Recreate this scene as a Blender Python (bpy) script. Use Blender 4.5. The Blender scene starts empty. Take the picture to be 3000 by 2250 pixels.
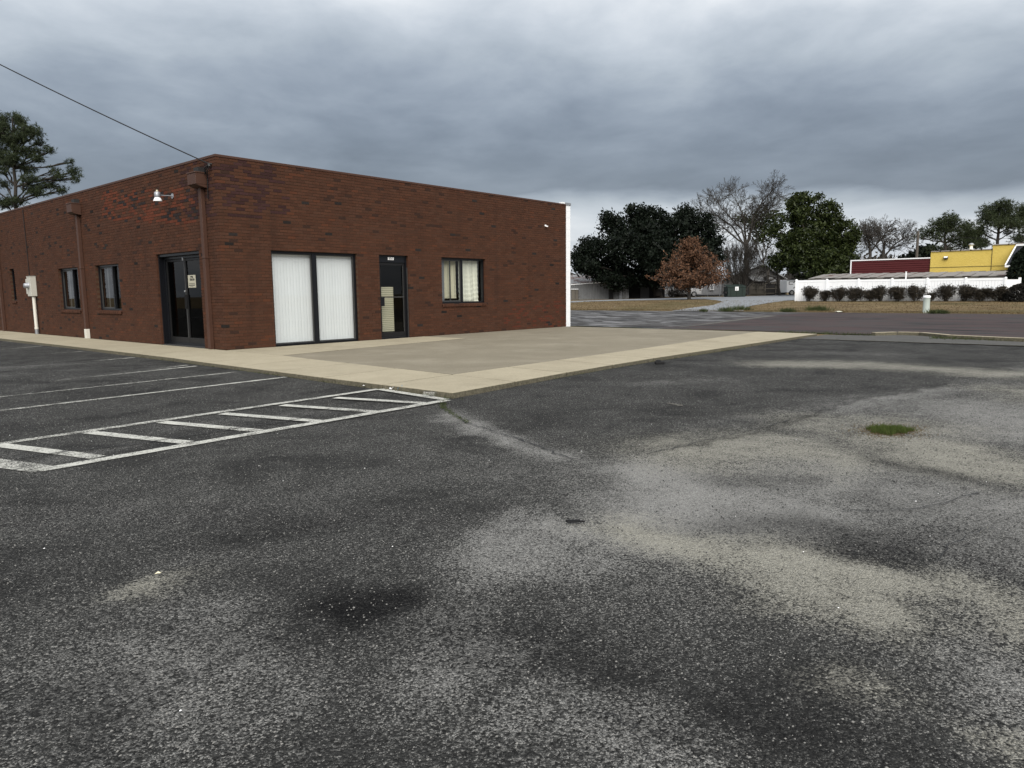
import bpy, math, random
import numpy as np
from mathutils import Vector, Matrix

# ------------------------------------------------------------------ camera, sky, sun, exposure
S = bpy.context.scene
FPX = 2103.94                                    # focal length in pixels of a 3000 x 2250 frame
CAM = np.array([-7.681, -14.803, 1.235])
_p, _r, _y = math.radians(7.2223), math.radians(-0.6281), math.radians(40.9257)
_M = np.array([[math.sin(_y), math.cos(_y), 0], [-math.cos(_y), math.sin(_y), 0], [0, 0, 1.0]])
_F = np.array([0, math.cos(_p), -math.sin(_p)]); _D = np.array([0, -math.sin(_p), -math.cos(_p)]); _X = np.array([1.0, 0, 0])
_c, _s = math.cos(_r), math.sin(_r)
CX, CD, CF = _M @ (_c*_X - _s*_D), _M @ (_s*_X + _c*_D), _M @ _F
cam = bpy.data.cameras.new('camera'); cam.sensor_width = 36; cam.lens = FPX/3000*36
cam.clip_start = 0.05; cam.clip_end = 3000
camo = bpy.data.objects.new('camera', cam); S.collection.objects.link(camo)
camo.matrix_world = Matrix(((CX[0], -CD[0], -CF[0], CAM[0]), (CX[1], -CD[1], -CF[1], CAM[1]), (CX[2], -CD[2], -CF[2], CAM[2]), (0, 0, 0, 1)))
S.camera = camo

SKYX, SKYY = 31.0, 8.0
SUN_FROM = Vector((-0.70, -0.74, 0.95)).normalized()
W = bpy.data.worlds.new('World'); S.world = W; W.use_nodes = True
def node(nt, typ, ins=None, **props):
    n = nt.nodes.new(typ)
    for k, v in props.items(): setattr(n, k, v)
    for k, v in (ins or {}).items():
        s = n.inputs[k]
        if isinstance(v, bpy.types.NodeSocket): nt.links.new(v, s)
        else: s.default_value = v
    return n
def ramp(nt, fac, stops, interp='LINEAR'):
    n = nt.nodes.new('ShaderNodeValToRGB'); nt.links.new(fac, n.inputs[0]); cr = n.color_ramp; cr.interpolation = interp
    while len(cr.elements) < len(stops): cr.elements.new(0.5)
    for e, (p, c) in zip(cr.elements, stops):
        e.position = p; e.color = (c, c, c, 1) if not hasattr(c, '__len__') else (*c, 1)
    return n.outputs[0]
def math_(nt, op, a, b=0.0, c=None, clamp=False):
    ins = {0: a, 1: b}
    if c is not None: ins[2] = c
    return node(nt, 'ShaderNodeMath', ins, operation=op, use_clamp=clamp).outputs[0]
def mix(nt, fac, a, b, blend='MIX'):
    n = nt.nodes.new('ShaderNodeMix'); n.data_type = 'RGBA'; n.blend_type = blend
    for k, v in ((0, fac), (6, a), (7, b)):
        if isinstance(v, bpy.types.NodeSocket): nt.links.new(v, n.inputs[k])
        else: n.inputs[k].default_value = v if k == 0 else (*v, 1)[:4]
    return n.outputs[2]
def noise(nt, vec, scale, detail=4, rough=0.55, lac=2.0, dist=0.0):
    return node(nt, 'ShaderNodeTexNoise', {'Vector': vec, 'Scale': scale, 'Detail': detail, 'Roughness': rough, 'Lacunarity': lac, 'Distortion': dist}).outputs[0]

nt = W.node_tree; nt.nodes.clear()
tc = node(nt, 'ShaderNodeTexCoord').outputs['Generated']
sep = node(nt, 'ShaderNodeSeparateXYZ', {0: tc})
zc = math_(nt, 'MAXIMUM', sep.outputs[2], 0.0)
den = math_(nt, 'ADD', zc, 0.16)
cx_ = math_(nt, 'DIVIDE', sep.outputs[0], den); cy_ = math_(nt, 'DIVIDE', sep.outputs[1], den)
pl = node(nt, 'ShaderNodeCombineXYZ', {0: cx_, 1: cy_, 2: 0.0}).outputs[0]
# long soft rolls of cloud
rot = node(nt, 'ShaderNodeMapping', {'Vector': pl, 'Rotation': (0, 0, math.radians(34))}).outputs[0]
mp = node(nt, 'ShaderNodeMapping', {'Vector': rot, 'Location': (SKYX, SKYY, 0), 'Scale': (1.0, 0.9, 1)}).outputs[0]
n1 = noise(nt, mp, 0.95, 6, 0.52, dist=0.35)
n2 = noise(nt, mp, 3.0, 6, 0.55, dist=0.2)
nb = noise(nt, node(nt, 'ShaderNodeMapping', {'Vector': pl, 'Location': (SKYY, SKYX, 0)}).outputs[0], 0.30, 2, 0.5)
zz = math_(nt, 'ADD', zc, math_(nt, 'MULTIPLY', math_(nt, 'SUBTRACT', nb, 0.5), 0.15))
zz = math_(nt, 'MAXIMUM', zz, math_(nt, 'MULTIPLY', zc, 0.75))
zz = math_(nt, 'ADD', zz, math_(nt, 'MULTIPLY', math_(nt, 'SUBTRACT', n2, 0.5), 0.045))
base = ramp(nt, zz, [(0.0, 0.52), (0.070, 0.62), (0.092, 0.50), (0.120, 0.205), (0.16, 0.195), (0.21, 0.25), (0.26, 0.36), (0.32, 0.54), (0.38, 0.80), (0.5, 0.80), (1.0, 0.74)], 'LINEAR')
v = math_(nt, 'MULTIPLY', base, math_(nt, 'ADD', 0.54, math_(nt, 'MULTIPLY', n1, 1.10)))
v = math_(nt, 'MULTIPLY', v, math_(nt, 'ADD', 0.76, math_(nt, 'MULTIPLY', n2, 0.62)))
tint = ramp(nt, v, [(0.0, (0.78, 0.95, 1.26)), (0.22, (0.81, 0.97, 1.24)), (0.45, (0.89, 1.0, 1.14)), (0.8, (0.96, 1.0, 1.05))])
cl = node(nt, 'ShaderNodeVectorMath', {0: tint, 'Scale': math_(nt, 'MULTIPLY', v, 3.45)}, operation='SCALE').outputs[0]
sky = node(nt, 'ShaderNodeTexSky', sky_type='NISHITA', sun_disc=False, sun_elevation=math.asin(SUN_FROM.z),
           sun_rotation=math.atan2(SUN_FROM.x, SUN_FROM.y), air_density=1.6, dust_density=3.0).outputs[0]
col = mix(nt, 0.96, sky, cl)
bg = node(nt, 'ShaderNodeBackground', {'Color': col, 'Strength': 0.10})
nt.links.new(bg.outputs[0], node(nt, 'ShaderNodeOutputWorld').inputs[0])

sun = bpy.data.lights.new('sun', 'SUN'); sun.energy = 1.5; sun.angle = math.radians(60); sun.color = (1.0, 0.955, 0.89)
suno = bpy.data.objects.new('sun', sun); S.collection.objects.link(suno)
suno.rotation_euler = SUN_FROM.to_track_quat('Z', 'Y').to_euler(); suno.location = (0, 0, 60)
S.view_settings.view_transform = 'Standard'; S.view_settings.look = 'None'
S.view_settings.exposure = 1.6; S.view_settings.gamma = 1.0; S.view_settings.use_curve_mapping = False
S.render.engine = 'CYCLES'; S.cycles.max_bounces = 8; S.cycles.transparent_max_bounces = 16

# ------------------------------------------------------------------ where things stand
SL = 0.075                                        # top of the concrete above the asphalt
def ray(px, py): return (px-1500)/FPX*CX + (py-1125)/FPX*CD + CF
def at_z(px, py, z=0.0): d = ray(px, py); return CAM + d*((z-CAM[2])/d[2])
def at_x(px, py, x): d = ray(px, py); return CAM + d*((x-CAM[0])/d[0])
def at_y(px, py, y): d = ray(px, py); return CAM + d*((y-CAM[1])/d[1])
def at_d(px, py, dep): return CAM + ray(px, py)*dep
def hgt(x, y):                                    # the land rises gently past the side road
    return np.interp(x, [33, 46, 60, 80, 120, 400], [0, .42, .52, .67, .8, 1.0]) - .004*np.clip(y-8, 0, 60)*np.clip((x-33)/20, 0, 1)
def on_land(px, py):
    d = ray(px, py); t = np.arange(6, 260, .05); P = CAM + d[None]*t[:, None]
    k = np.argmax(P[:, 2] < hgt(P[:, 0], P[:, 1])); return P[k]
RV = np.array([CX[0], CX[1], 0]); RV /= np.linalg.norm(RV); FV = np.array([-RV[1], RV[0], 0])
UP = np.array([0, 0, 1.0])
rng = np.random.default_rng(7); random.seed(7)

# ------------------------------------------------------------------ building blocks
COL = S.collection
BASE = {}
def tag(o, label=None, cat=None, group=None, kind=None):
    for k, v in (('label', label), ('category', cat), ('group', group), ('kind', kind)):
        if v: o[k] = v
    return o
def empty(name, base, label=None, cat=None, group=None):
    o = bpy.data.objects.new(name, None); COL.objects.link(o); o.location = base; o.empty_display_size = 0.2
    BASE[o.name] = np.array(base, float); return tag(o, label, cat, group)
def link_mesh(name, me, mats, parent=None, base=None):
    for m in (mats if isinstance(mats, (list, tuple)) else [mats]): me.materials.append(m)
    o = bpy.data.objects.new(name, me); COL.objects.link(o)
    if parent: o.parent = parent; BASE[o.name] = BASE[parent.name]
    else: o.location = base if base is not None else (0, 0, 0); BASE[o.name] = np.array(base if base is not None else (0, 0, 0), float)
    return o
def np_mesh(name, V, F, mats, parent=None, base=None, smooth=False, attr=None):
    b = BASE[parent.name] if parent else np.array(base if base is not None else (0, 0, 0), float)
    V = np.asarray(V, np.float32) - b.astype(np.float32); F = np.asarray(F, np.int32)
    me = bpy.data.meshes.new(name); k = F.shape[1]
    me.vertices.add(len(V)); me.vertices.foreach_set('co', V.ravel())
    me.loops.add(F.size); me.loops.foreach_set('vertex_index', F.ravel())
    me.polygons.add(len(F)); me.polygons.foreach_set('loop_start', np.arange(0, F.size, k, dtype=np.int32))
    me.polygons.foreach_set('use_smooth', np.full(len(F), smooth, bool))
    for an, (typ, dom, data) in (attr or {}).items():
        a = me.attributes.new(an, typ, dom)
        a.data.foreach_set('color' if 'COLOR' in typ else 'value', np.asarray(data, np.float32).ravel())
    me.update(calc_edges=True); me.validate()
    return link_mesh(name, me, mats, parent, base)
class MB:
    def __init__(s): s.v = []; s.f = []; s.m = []; s.cur = 0; s.sm = []
    def mat(s, i): s.cur = i; return s
    def _add(s, vs, fs, smooth=False):
        k = len(s.v); s.v += [tuple(map(float, p)) for p in vs]
        for f in fs: s.f.append(tuple(k+i for i in f)); s.m.append(s.cur); s.sm.append(smooth)
        return s
    def obox(s, o, a, b, c):                       # corner and three edges
        o, a, b, c = (np.array(q, float) for q in (o, a, b, c))
        vs = [o, o+a, o+a+b, o+b, o+c, o+a+c, o+a+b+c, o+b+c]
        fs = [(0, 3, 2, 1), (4, 5, 6, 7), (0, 1, 5, 4), (1, 2, 6, 5), (2, 3, 7, 6), (3, 0, 4, 7)]
        if np.dot(np.cross(a, b), c) < 0: fs = [f[::-1] for f in fs]
        return s._add(vs, fs)
    def box(s, x0, x1, y0, y1, z0, z1): return s.obox((x0, y0, z0), (x1-x0, 0, 0), (0, y1-y0, 0), (0, 0, z1-z0))
    def quad(s, *p): return s._add(p, [tuple(range(len(p)))])
    def prism(s, poly, ext):                        # closed outline pushed along ext
        n = len(poly); P = [np.array(p, float) for p in poly]; e = np.array(ext, float)
        nrm = sum((np.cross(P[i]-P[0], P[(i+1) % n]-P[0]) for i in range(n)), np.zeros(3))
        if np.dot(nrm, e) > 0: P = P[::-1]
        return s._add(P+[p+e for p in P], [tuple(range(n)), tuple(range(2*n-1, n-1, -1))] + [(i, i+n, (i+1) % n+n, (i+1) % n) for i in range(n)])
    def tube(s, p0, p1, r0, r1=None, k=10, cap=True, smooth=True):
        r1 = r0 if r1 is None else r1; p0, p1 = np.array(p0, float), np.array(p1, float); d = p1-p0; d /= np.linalg.norm(d)
        a = np.cross(d, UP if abs(d[2]) < .9 else np.array([1., 0, 0])); a /= np.linalg.norm(a); b = np.cross(d, a)
        an = [2*math.pi*i/k for i in range(k)]
        vs = [p0+(a*math.cos(t)+b*math.sin(t))*r0 for t in an] + [p1+(a*math.cos(t)+b*math.sin(t))*r1 for t in an]
        s._add(vs, [(i, (i+1) % k, (i+1) % k+k, i+k) for i in range(k)], smooth)
        if cap: s._add(vs, [tuple(range(k-1, -1, -1)), tuple(range(k, 2*k))])
        return s
    def path(s, pts, r, k=6):
        for a, b in zip(pts[:-1], pts[1:]): s.tube(a, b, r, r, k, cap=False)
        return s
    def lathe(s, c, prof, k=16, axis=(0, 0, 1)):
        ax = np.array(axis, float); a = np.cross(ax, [0, 1, 0] if abs(ax[1]) < .9 else [1, 0, 0]); a /= np.linalg.norm(a); b = np.cross(ax, a); c = np.array(c, float)
        vs = [c+ax*h+(a*math.cos(2*math.pi*i/k)+b*math.sin(2*math.pi*i/k))*r for r, h in prof for i in range(k)]
        return s._add(vs, [(j*k+i, j*k+(i+1) % k, (j+1)*k+(i+1) % k, (j+1)*k+i) for j in range(len(prof)-1) for i in range(k)], True)
    def build(s, name, mats, parent=None, base=None, bevel=0):
        b = BASE[parent.name] if parent else np.array(base if base is not None else (0, 0, 0), float)
        me = bpy.data.meshes.new(name); me.from_pydata([tuple(np.array(p)-b) for p in s.v], [], s.f)
        me.polygons.foreach_set('material_index', s.m); me.polygons.foreach_set('use_smooth', s.sm); me.update()
        o = link_mesh(name, me, mats, parent, base)
        if bevel:
            m = o.modifiers.new('b', 'BEVEL'); m.width = bevel; m.segments = 2; m.limit_method = 'ANGLE'
        return o

# ------------------------------------------------------------------ materials
MATS = {}
def new_mat(name):
    m = bpy.data.materials.new(name); m.use_nodes = True; t = m.node_tree; t.nodes.clear(); MATS[name] = m
    return m, t
def finish(t, color, rough=0.7, metal=0.0, bump=None, spec=0.4, alpha=None):
    p = node(t, 'ShaderNodeBsdfPrincipled', {'Metallic': metal, 'Specular IOR Level': spec})
    if isinstance(color, bpy.types.NodeSocket): t.links.new(color, p.inputs['Base Color'])
    else: p.inputs['Base Color'].default_value = (*color, 1)
    if isinstance(rough, bpy.types.NodeSocket): t.links.new(rough, p.inputs['Roughness'])
    else: p.inputs['Roughness'].default_value = rough
    if alpha is not None: t.links.new(alpha, p.inputs['Alpha'])
    if bump:
        b = node(t, 'ShaderNodeBump', {'Strength': bump[1], 'Distance': bump[2], 'Height': bump[0]}); t.links.new(b.outputs[0], p.inputs['Normal'])
    t.links.new(p.outputs[0], node(t, 'ShaderNodeOutputMaterial').inputs[0]); return p
def pos(t): return node(t, 'ShaderNodeNewGeometry').outputs['Position']
PALE = {'white_paint', 'vinyl', 'blind', 'curtain', 'slat_cream', 'white_pvc', 'white_print', 'car_white', 'grey_box', 'paper', 'pedestal_green', 'bright_alu', 'galvanised'}
def plain(name, c, rough=0.6, metal=0.0, var=0.25, scale=3.0, bump=0.15, bscale=60, spec=0.3, dirt=None):
    k = 1.0 if name in PALE else 0.7
    c = tuple(q*k for q in c); dirt = (tuple(q*k for q in dirt[0]), *dirt[1:]) if dirt else None
    m, t = new_mat(name); P = pos(t)
    n = noise(t, P, scale, 6, 0.6); n_ = noise(t, P, scale*7, 3, 0.6)
    f = math_(t, 'ADD', 1-var, math_(t, 'MULTIPLY', math_(t, 'ADD', n, math_(t, 'MULTIPLY', n_, 0.5)), var*1.33))
    colr = node(t, 'ShaderNodeVectorMath', {0: c, 'Scale': f}, operation='SCALE').outputs[0]
    if dirt:
        colr = mix(t, ramp(t, noise(t, P, dirt[1], 7, 0.65), [(dirt[2], 0), (dirt[2]+.15, 1)]), colr, dirt[0])
    finish(t, colr, rough, metal, (noise(t, P, bscale, 4), bump, 0.01) if bump else None, spec)
    return m
def leafy(name, c1, c2, rough=0.55, trans=0.15):
    c1, c2 = tuple(q*.68 for q in c1), tuple(q*.68 for q in c2)
    m, t = new_mat(name); g = node(t, 'ShaderNodeNewGeometry')
    f = ramp(t, math_(t, 'ADD', math_(t, 'MULTIPLY', g.outputs['Random Per Island'], 0.6), math_(t, 'MULTIPLY', noise(t, g.outputs['Position'], 0.9, 3), 0.5)), [(0.2, c1), (0.9, c2)])
    p = node(t, 'ShaderNodeBsdfPrincipled', {'Base Color': f, 'Roughness': rough, 'Specular IOR Level': 0.12})
    tr = node(t, 'ShaderNodeBsdfTranslucent', {'Color': f})
    mx = node(t, 'ShaderNodeMixShader', {0: trans, 1: p.outputs[0], 2: tr.outputs[0]})
    t.links.new(mx.outputs[0], node(t, 'ShaderNodeOutputMaterial').inputs[0]); return m
def glass(name, tint, spec=1.0):
    m, t = new_mat(name); fc = node(t, 'ShaderNodeLayerWeight', {'Blend': 0.5}).outputs['Facing']
    fr = math_(t, 'ADD', 0.04, math_(t, 'MULTIPLY', math_(t, 'POWER', fc, 5.0), 0.96))
    mx = node(t, 'ShaderNodeMixShader', {0: math_(t, 'MULTIPLY', fr, spec), 1: node(t, 'ShaderNodeBsdfTransparent', {'Color': (*tint, 1)}).outputs[0],
              2: node(t, 'ShaderNodeBsdfGlossy', {'Roughness': 0.02, 'Color': (1, 1, 1, 1)}).outputs[0]})
    t.links.new(mx.outputs[0], node(t, 'ShaderNodeOutputMaterial').inputs[0]); return m

def brick_mat(name, from_object):
    m, t = new_mat(name); P = pos(t)
    c = node(t, 'ShaderNodeObjectInfo').outputs['Color'] if from_object else node(t, 'ShaderNodeAttribute', attribute_name='bc').outputs['Color']
    n = noise(t, P, 26, 6, 0.65); n2 = noise(t, P, 140, 3, 0.6)
    f = math_(t, 'ADD', 0.55, math_(t, 'ADD', math_(t, 'MULTIPLY', n, 0.6), math_(t, 'MULTIPLY', n2, 0.35)))
    c = node(t, 'ShaderNodeVectorMath', {0: c, 'Scale': f}, operation='SCALE').outputs[0]
    c = mix(t, math_(t, 'MAXIMUM', ramp(t, noise(t, P, 0.6, 6, 0.65), [(0.55, 0), (0.78, 0.30)]), ramp(t, noise(t, node(t, 'ShaderNodeMapping', {'Vector': P, 'Scale': (2.6, 2.6, 0.22)}).outputs[0], 1.0, 6, 0.6), [(0.53, 0), (0.72, 0.28)])), c, (0.016, 0.011, 0.010))
    finish(t, c, 0.9, 0, (noise(t, P, 90, 5), 0.45, 0.004), 0.12)
    return m
brick_one, brick_all = brick_mat('brick_face', True), brick_mat('brick_faces', False)
m, t = new_mat('mortar'); P = pos(t)
finish(t, mix(t, noise(t, P, 1.3, 6, 0.7), (0.022, 0.013, 0.009), (0.115, 0.073, 0.048)), 0.95, 0, (noise(t, P, 120, 4), 0.5, 0.005), 0.1)

def asphalt():
    m, t = new_mat('asphalt'); P = pos(t)
    A = lambda n: node(t, 'ShaderNodeAttribute', attribute_name=n).outputs['Fac']
    big = noise(t, P, 1.1, 8, 0.66, dist=0.6); mid = noise(t, P, 4.0, 7, 0.7); fine = noise(t, P, 70, 5, 0.75); mot = noise(t, P, 17, 5, 0.75)
    vor = node(t, 'ShaderNodeTexVoronoi', {'Vector': P, 'Scale': 125.0, 'Randomness': 1.0}, feature='F1')
    vc = node(t, 'ShaderNodeSeparateColor', {0: vor.outputs['Color']}).outputs[0]
    vor2 = node(t, 'ShaderNodeTexVoronoi', {'Vector': P, 'Scale': 290.0, 'Randomness': 1.0}, feature='F1')
    vc2 = node(t, 'ShaderNodeSeparateColor', {0: vor2.outputs['Color']}).outputs[0]
    smooth = A('smooth'); lite = A('lite'); tan = A('tan'); dark = A('dark')
    # binder with stones showing through
    st = math_(t, 'ADD', math_(t, 'MULTIPLY', vc, 0.55), math_(t, 'MULTIPLY', vc2, 0.45))
    wear = math_(t, 'ADD', math_(t, 'ADD', math_(t, 'MULTIPLY', big, 0.62), math_(t, 'ADD', math_(t, 'MULTIPLY', mid, 0.32), math_(t, 'MULTIPLY', mot, 0.16))), math_(t, 'MULTIPLY', lite, 0.30))
    wear = math_(t, 'SUBTRACT', wear, math_(t, 'MULTIPLY', smooth, 0.03))
    thr = math_(t, 'SUBTRACT', 1.16, math_(t, 'MULTIPLY', wear, 0.88))
    stone = node(t, 'ShaderNodeMapRange', {0: math_(t, 'SUBTRACT', st, thr), 1: -0.10, 2: 0.34, 3: 0.0, 4: 1.0}).outputs[0]
    binder = mix(t, ramp(t, fine, [(0.3, 0), (0.7, 1)]), (0.005, 0.005, 0.0052), (0.053, 0.0535, 0.0515))
    stc = mix(t, vc2, (0.050, 0.050, 0.049), (0.28, 0.277, 0.263))
    c = mix(t, stone, binder, stc)
    gr = math_(t, 'ADD', math_(t, 'MULTIPLY', fine, 0.8), math_(t, 'ADD', math_(t, 'ADD', math_(t, 'MULTIPLY', mid, 0.45), math_(t, 'MULTIPLY', mot, 0.35)), math_(t, 'MULTIPLY', vc, 0.25)))
    brk = math_(t, 'MULTIPLY', math_(t, 'SUBTRACT', gr, 0.925), 2.7)
    dust = math_(t, 'MULTIPLY', node(t, 'ShaderNodeMapRange', {0: math_(t, 'ADD', lite, brk), 1: 0.05, 2: 1.15, 3: 0.0, 4: 1.0}).outputs[0], ramp(t, lite, [(0.0, 0.0), (0.25, 0.8), (1.0, 1.0)]))
    c = mix(t, dust, c, mix(t, vc2, (0.120, 0.119, 0.114), (0.335, 0.332, 0.318)))
    sand = math_(t, 'MULTIPLY', node(t, 'ShaderNodeMapRange', {0: math_(t, 'ADD', tan, brk), 1: 0.10, 2: 0.95, 3: 0.0, 4: 1.0}).outputs[0], ramp(t, tan, [(0.0, 0.0), (0.25, 0.8), (1.0, 1.0)]))
    c = mix(t, sand, c, mix(t, vc2, (0.155, 0.150, 0.128), (0.345, 0.336, 0.292)))
    c = mix(t, math_(t, 'MULTIPLY', ramp(t, big, [(0.38, 0.35), (0.48, 0.0)]), math_(t, 'SUBTRACT', 1.0, math_(t, 'MAXIMUM', lite, tan))), c, (0.011, 0.011, 0.0115))
    c = mix(t, math_(t, 'MULTIPLY', dark, ramp(t, gr, [(0.7, 1.0), (1.3, 0.75)])), c, (0.0035, 0.0035, 0.004))
    h = math_(t, 'ADD', math_(t, 'MULTIPLY', vor.outputs['Distance'], -0.9), math_(t, 'MULTIPLY', fine, 0.8))
    finish(t, c, 0.9, 0, (h, 0.85, 0.012), 0.08); return m
asphalt()
def concrete(name, c, c2, stain, sc):
    m, t = new_mat(name); P = pos(t); oi = node(t, 'ShaderNodeObjectInfo').outputs['Random']
    n = noise(t, P, sc, 7, 0.62, dist=0.6); n2 = noise(t, P, 30, 5, 0.7); n3 = noise(t, P, 160, 3, 0.7)
    k = mix(t, n, c, c2)
    k = mix(t, ramp(t, noise(t, P, 0.7, 7, 0.68), [(0.5, 0), (0.72, 0.55)]), k, stain)
    f = math_(t, 'ADD', 0.42, math_(t, 'ADD', math_(t, 'MULTIPLY', n2, 0.58), math_(t, 'ADD', math_(t, 'MULTIPLY', n3, 0.50), math_(t, 'MULTIPLY', oi, 0.08))))
    k = node(t, 'ShaderNodeVectorMath', {0: k, 'Scale': f}, operation='SCALE').outputs[0]
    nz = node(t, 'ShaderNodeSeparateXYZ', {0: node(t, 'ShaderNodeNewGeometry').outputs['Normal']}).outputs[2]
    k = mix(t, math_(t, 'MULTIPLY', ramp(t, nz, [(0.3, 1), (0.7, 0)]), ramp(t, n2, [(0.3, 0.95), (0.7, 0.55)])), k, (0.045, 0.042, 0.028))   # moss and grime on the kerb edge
    finish(t, k, 0.9, 0, (math_(t, 'ADD', n2, n3), 0.3, 0.004), 0.2); return m
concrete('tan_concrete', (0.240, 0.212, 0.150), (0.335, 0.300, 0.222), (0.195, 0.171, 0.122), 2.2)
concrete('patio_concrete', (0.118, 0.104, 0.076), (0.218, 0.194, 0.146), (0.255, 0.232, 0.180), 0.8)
plain('gutter', (0.115, 0.110, 0.100), 0.9, var=0.4, scale=1.5, bump=0.3)
def paint():
    m, t = new_mat('road_paint'); P = pos(t)
    w = node(t, 'ShaderNodeAttribute', attribute_name='wear').outputs['Fac']
    n = math_(t, 'ADD', math_(t, 'MULTIPLY', noise(t, P, 75, 4, 0.75), 0.75), math_(t, 'MULTIPLY', noise(t, P, 6, 4, 0.6), 0.35))
    a = node(t, 'ShaderNodeMapRange', {0: math_(t, 'SUBTRACT', n, math_(t, 'MULTIPLY', w, 0.34)), 1: 0.38, 2: 0.54, 3: 0.0, 4: 1.0}).outputs[0]
    finish(t, mix(t, noise(t, P, 90, 3), (0.28, 0.28, 0.255), (0.55, 0.55, 0.505)), 0.8, 0, (noise(t, P, 95, 4), 0.5, 0.006), 0.3, alpha=a); return m
paint()
def road():
    m, t = new_mat('old_road'); P = pos(t)
    mp = node(t, 'ShaderNodeMapping', {'Vector': P, 'Scale': (0.62, 0.20, 1), 'Rotation': (0, 0, 0.12)}).outputs[0]
    n = noise(t, mp, 1.3, 7, 0.65, dist=0.8); n2 = noise(t, P, 0.16, 3); n3 = noise(t, P, 25, 4, 0.7)
    k = mix(t, ramp(t, n, [(0.40, 0), (0.56, 1)]), (0.007, 0.007, 0.008), (0.036, 0.034, 0.033))
    red = math_(t, 'MULTIPLY', node(t, 'ShaderNodeAttribute', attribute_name='red').outputs['Fac'], ramp(t, noise(t, mp, 2.1, 6, 0.65), [(0.42, 0.0), (0.56, 0.9)]))
    k = mix(t, red, k, (0.046, 0.028, 0.027))
    k = mix(t, math_(t, 'MULTIPLY', ramp(t, noise(t, mp, 2.9, 7, 0.6, dist=1.0), [(0.50, 0), (0.60, 0.9)]), node(t, 'ShaderNodeAttribute', attribute_name='pale').outputs['Fac']), k, (0.19, 0.19, 0.195))
    f = math_(t, 'ADD', 0.7, math_(t, 'MULTIPLY', n3, 0.6))
    finish(t, node(t, 'ShaderNodeVectorMath', {0: k, 'Scale': f}, operation='SCALE').outputs[0], 0.85, 0, (n3, 0.4, 0.01), 0.2); return m
road()
def ground():
    m, t = new_mat('dry_lawn'); P = pos(t)
    mp = node(t, 'ShaderNodeMapping', {'Vector': P, 'Scale': (1, 0.55, 1)}).outputs[0]
    n = noise(t, mp, 0.7, 7, 0.65); n2 = noise(t, P, 7, 6, 0.7); n3 = noise(t, mp, 0.25, 4)
    k = mix(t, ramp(t, n, [(0.35, 0), (0.65, 1)]), (0.092, 0.063, 0.033), (0.185, 0.140, 0.076))
    k = mix(t, ramp(t, n3, [(0.50, 0), (0.66, 0.65)]), k, (0.062, 0.060, 0.024))
    k = mix(t, ramp(t, n2, [(0.35, 0.5), (0.6, 0)]), k, (0.040, 0.029, 0.015))
    finish(t, k, 0.95, 0, (n2, 0.8, 0.05), 0.1); return m
ground()
plain('gravel', (0.245, 0.262, 0.282), 0.95, var=0.3, scale=0.6, bump=0.3, bscale=30)
plain('black_frame', (0.008, 0.009, 0.012), 0.35, var=0.3, bump=0.03)
plain('bronze_frame', (0.018, 0.018, 0.019), 0.42, 0.2, var=0.3, bump=0.03)
plain('grey_alu', (0.10, 0.10, 0.098), 0.4, 0.4, var=0.2, bump=0.03)
plain('bright_alu', (0.55, 0.55, 0.55), 0.3, 0.8, var=0.1, bump=0.02)
plain('brown_metal', (0.085, 0.040, 0.026), 0.55, 0.0, var=0.3, bump=0.05)
plain('white_paint', (0.80, 0.81, 0.82), 0.55, var=0.06, bump=0.06, dirt=((0.62, 0.62, 0.60), 1.5, 0.62))
plain('vinyl', (0.88, 0.89, 0.90), 0.4, var=0.03, bump=0.0, dirt=((0.70, 0.72, 0.72), 0.8, 0.6))
plain('blind', (0.68, 0.70, 0.71), 0.7, var=0.06, bump=0.0)
plain('curtain', (0.62, 0.62, 0.52), 0.9, var=0.15, bump=0.05)
plain('slat_cream', (0.62, 0.58, 0.42), 0.6, var=0.1, bump=0.0)
plain('interior', (0.10, 0.095, 0.085), 0.9, var=0.2)
plain('white_pvc', (0.60, 0.58, 0.52), 0.5, var=0.12, bump=0.02)
plain('grey_box', (0.44, 0.43, 0.38), 0.55, var=0.15, bump=0.03)
plain('galvanised', (0.30, 0.31, 0.33), 0.45, 0.5, var=0.3, bump=0.05)
plain('dark_rubber', (0.012, 0.012, 0.013), 0.7, var=0.3)
plain('paper', (0.40, 0.38, 0.30), 0.9, var=0.08, bump=0.0)
plain('ink', (0.03, 0.03, 0.028), 0.9, var=0.1, bump=0.0)
plain('red_print', (0.45, 0.05, 0.06), 0.8, var=0.1, bump=0.0)
plain('white_print', (0.75, 0.75, 0.75), 0.8, var=0.05, bump=0.0)
plain('blue_print', (0.10, 0.32, 0.55), 0.6, var=0.1, bump=0.0)
plain('roof_gravel', (0.085, 0.083, 0.078), 0.95, var=0.5, scale=2.0)
plain('shed_metal', (0.30, 0.305, 0.31), 0.6, 0.1, var=0.3, scale=0.8, bump=0.05, dirt=((0.06, 0.055, 0.05), 0.9, 0.60))
plain('rusty_roof', (0.36, 0.36, 0.36), 0.6, 0.2, var=0.3, scale=0.6, dirt=((0.13, 0.055, 0.035), 0.7, 0.42))
plain('canopy_roof', (0.26, 0.24, 0.22), 0.6, 0.1, var=0.35, scale=0.9, dirt=((0.14, 0.06, 0.04), 0.8, 0.55))
plain('old_fascia', (0.20, 0.19, 0.17), 0.9, var=0.4, scale=0.9, dirt=((0.02, 0.018, 0.016), 1.1, 0.48))
plain('dark_boards', (0.035, 0.034, 0.034), 0.9, var=0.4, scale=1.5)
plain('siding', (0.33, 0.34, 0.36), 0.6, var=0.1, scale=0.8)
plain('grey_wall', (0.18, 0.18, 0.18), 0.8, var=0.2)
plain('metal_roof', (0.50, 0.52, 0.54), 0.4, 0.4, var=0.2, scale=0.6)
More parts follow.
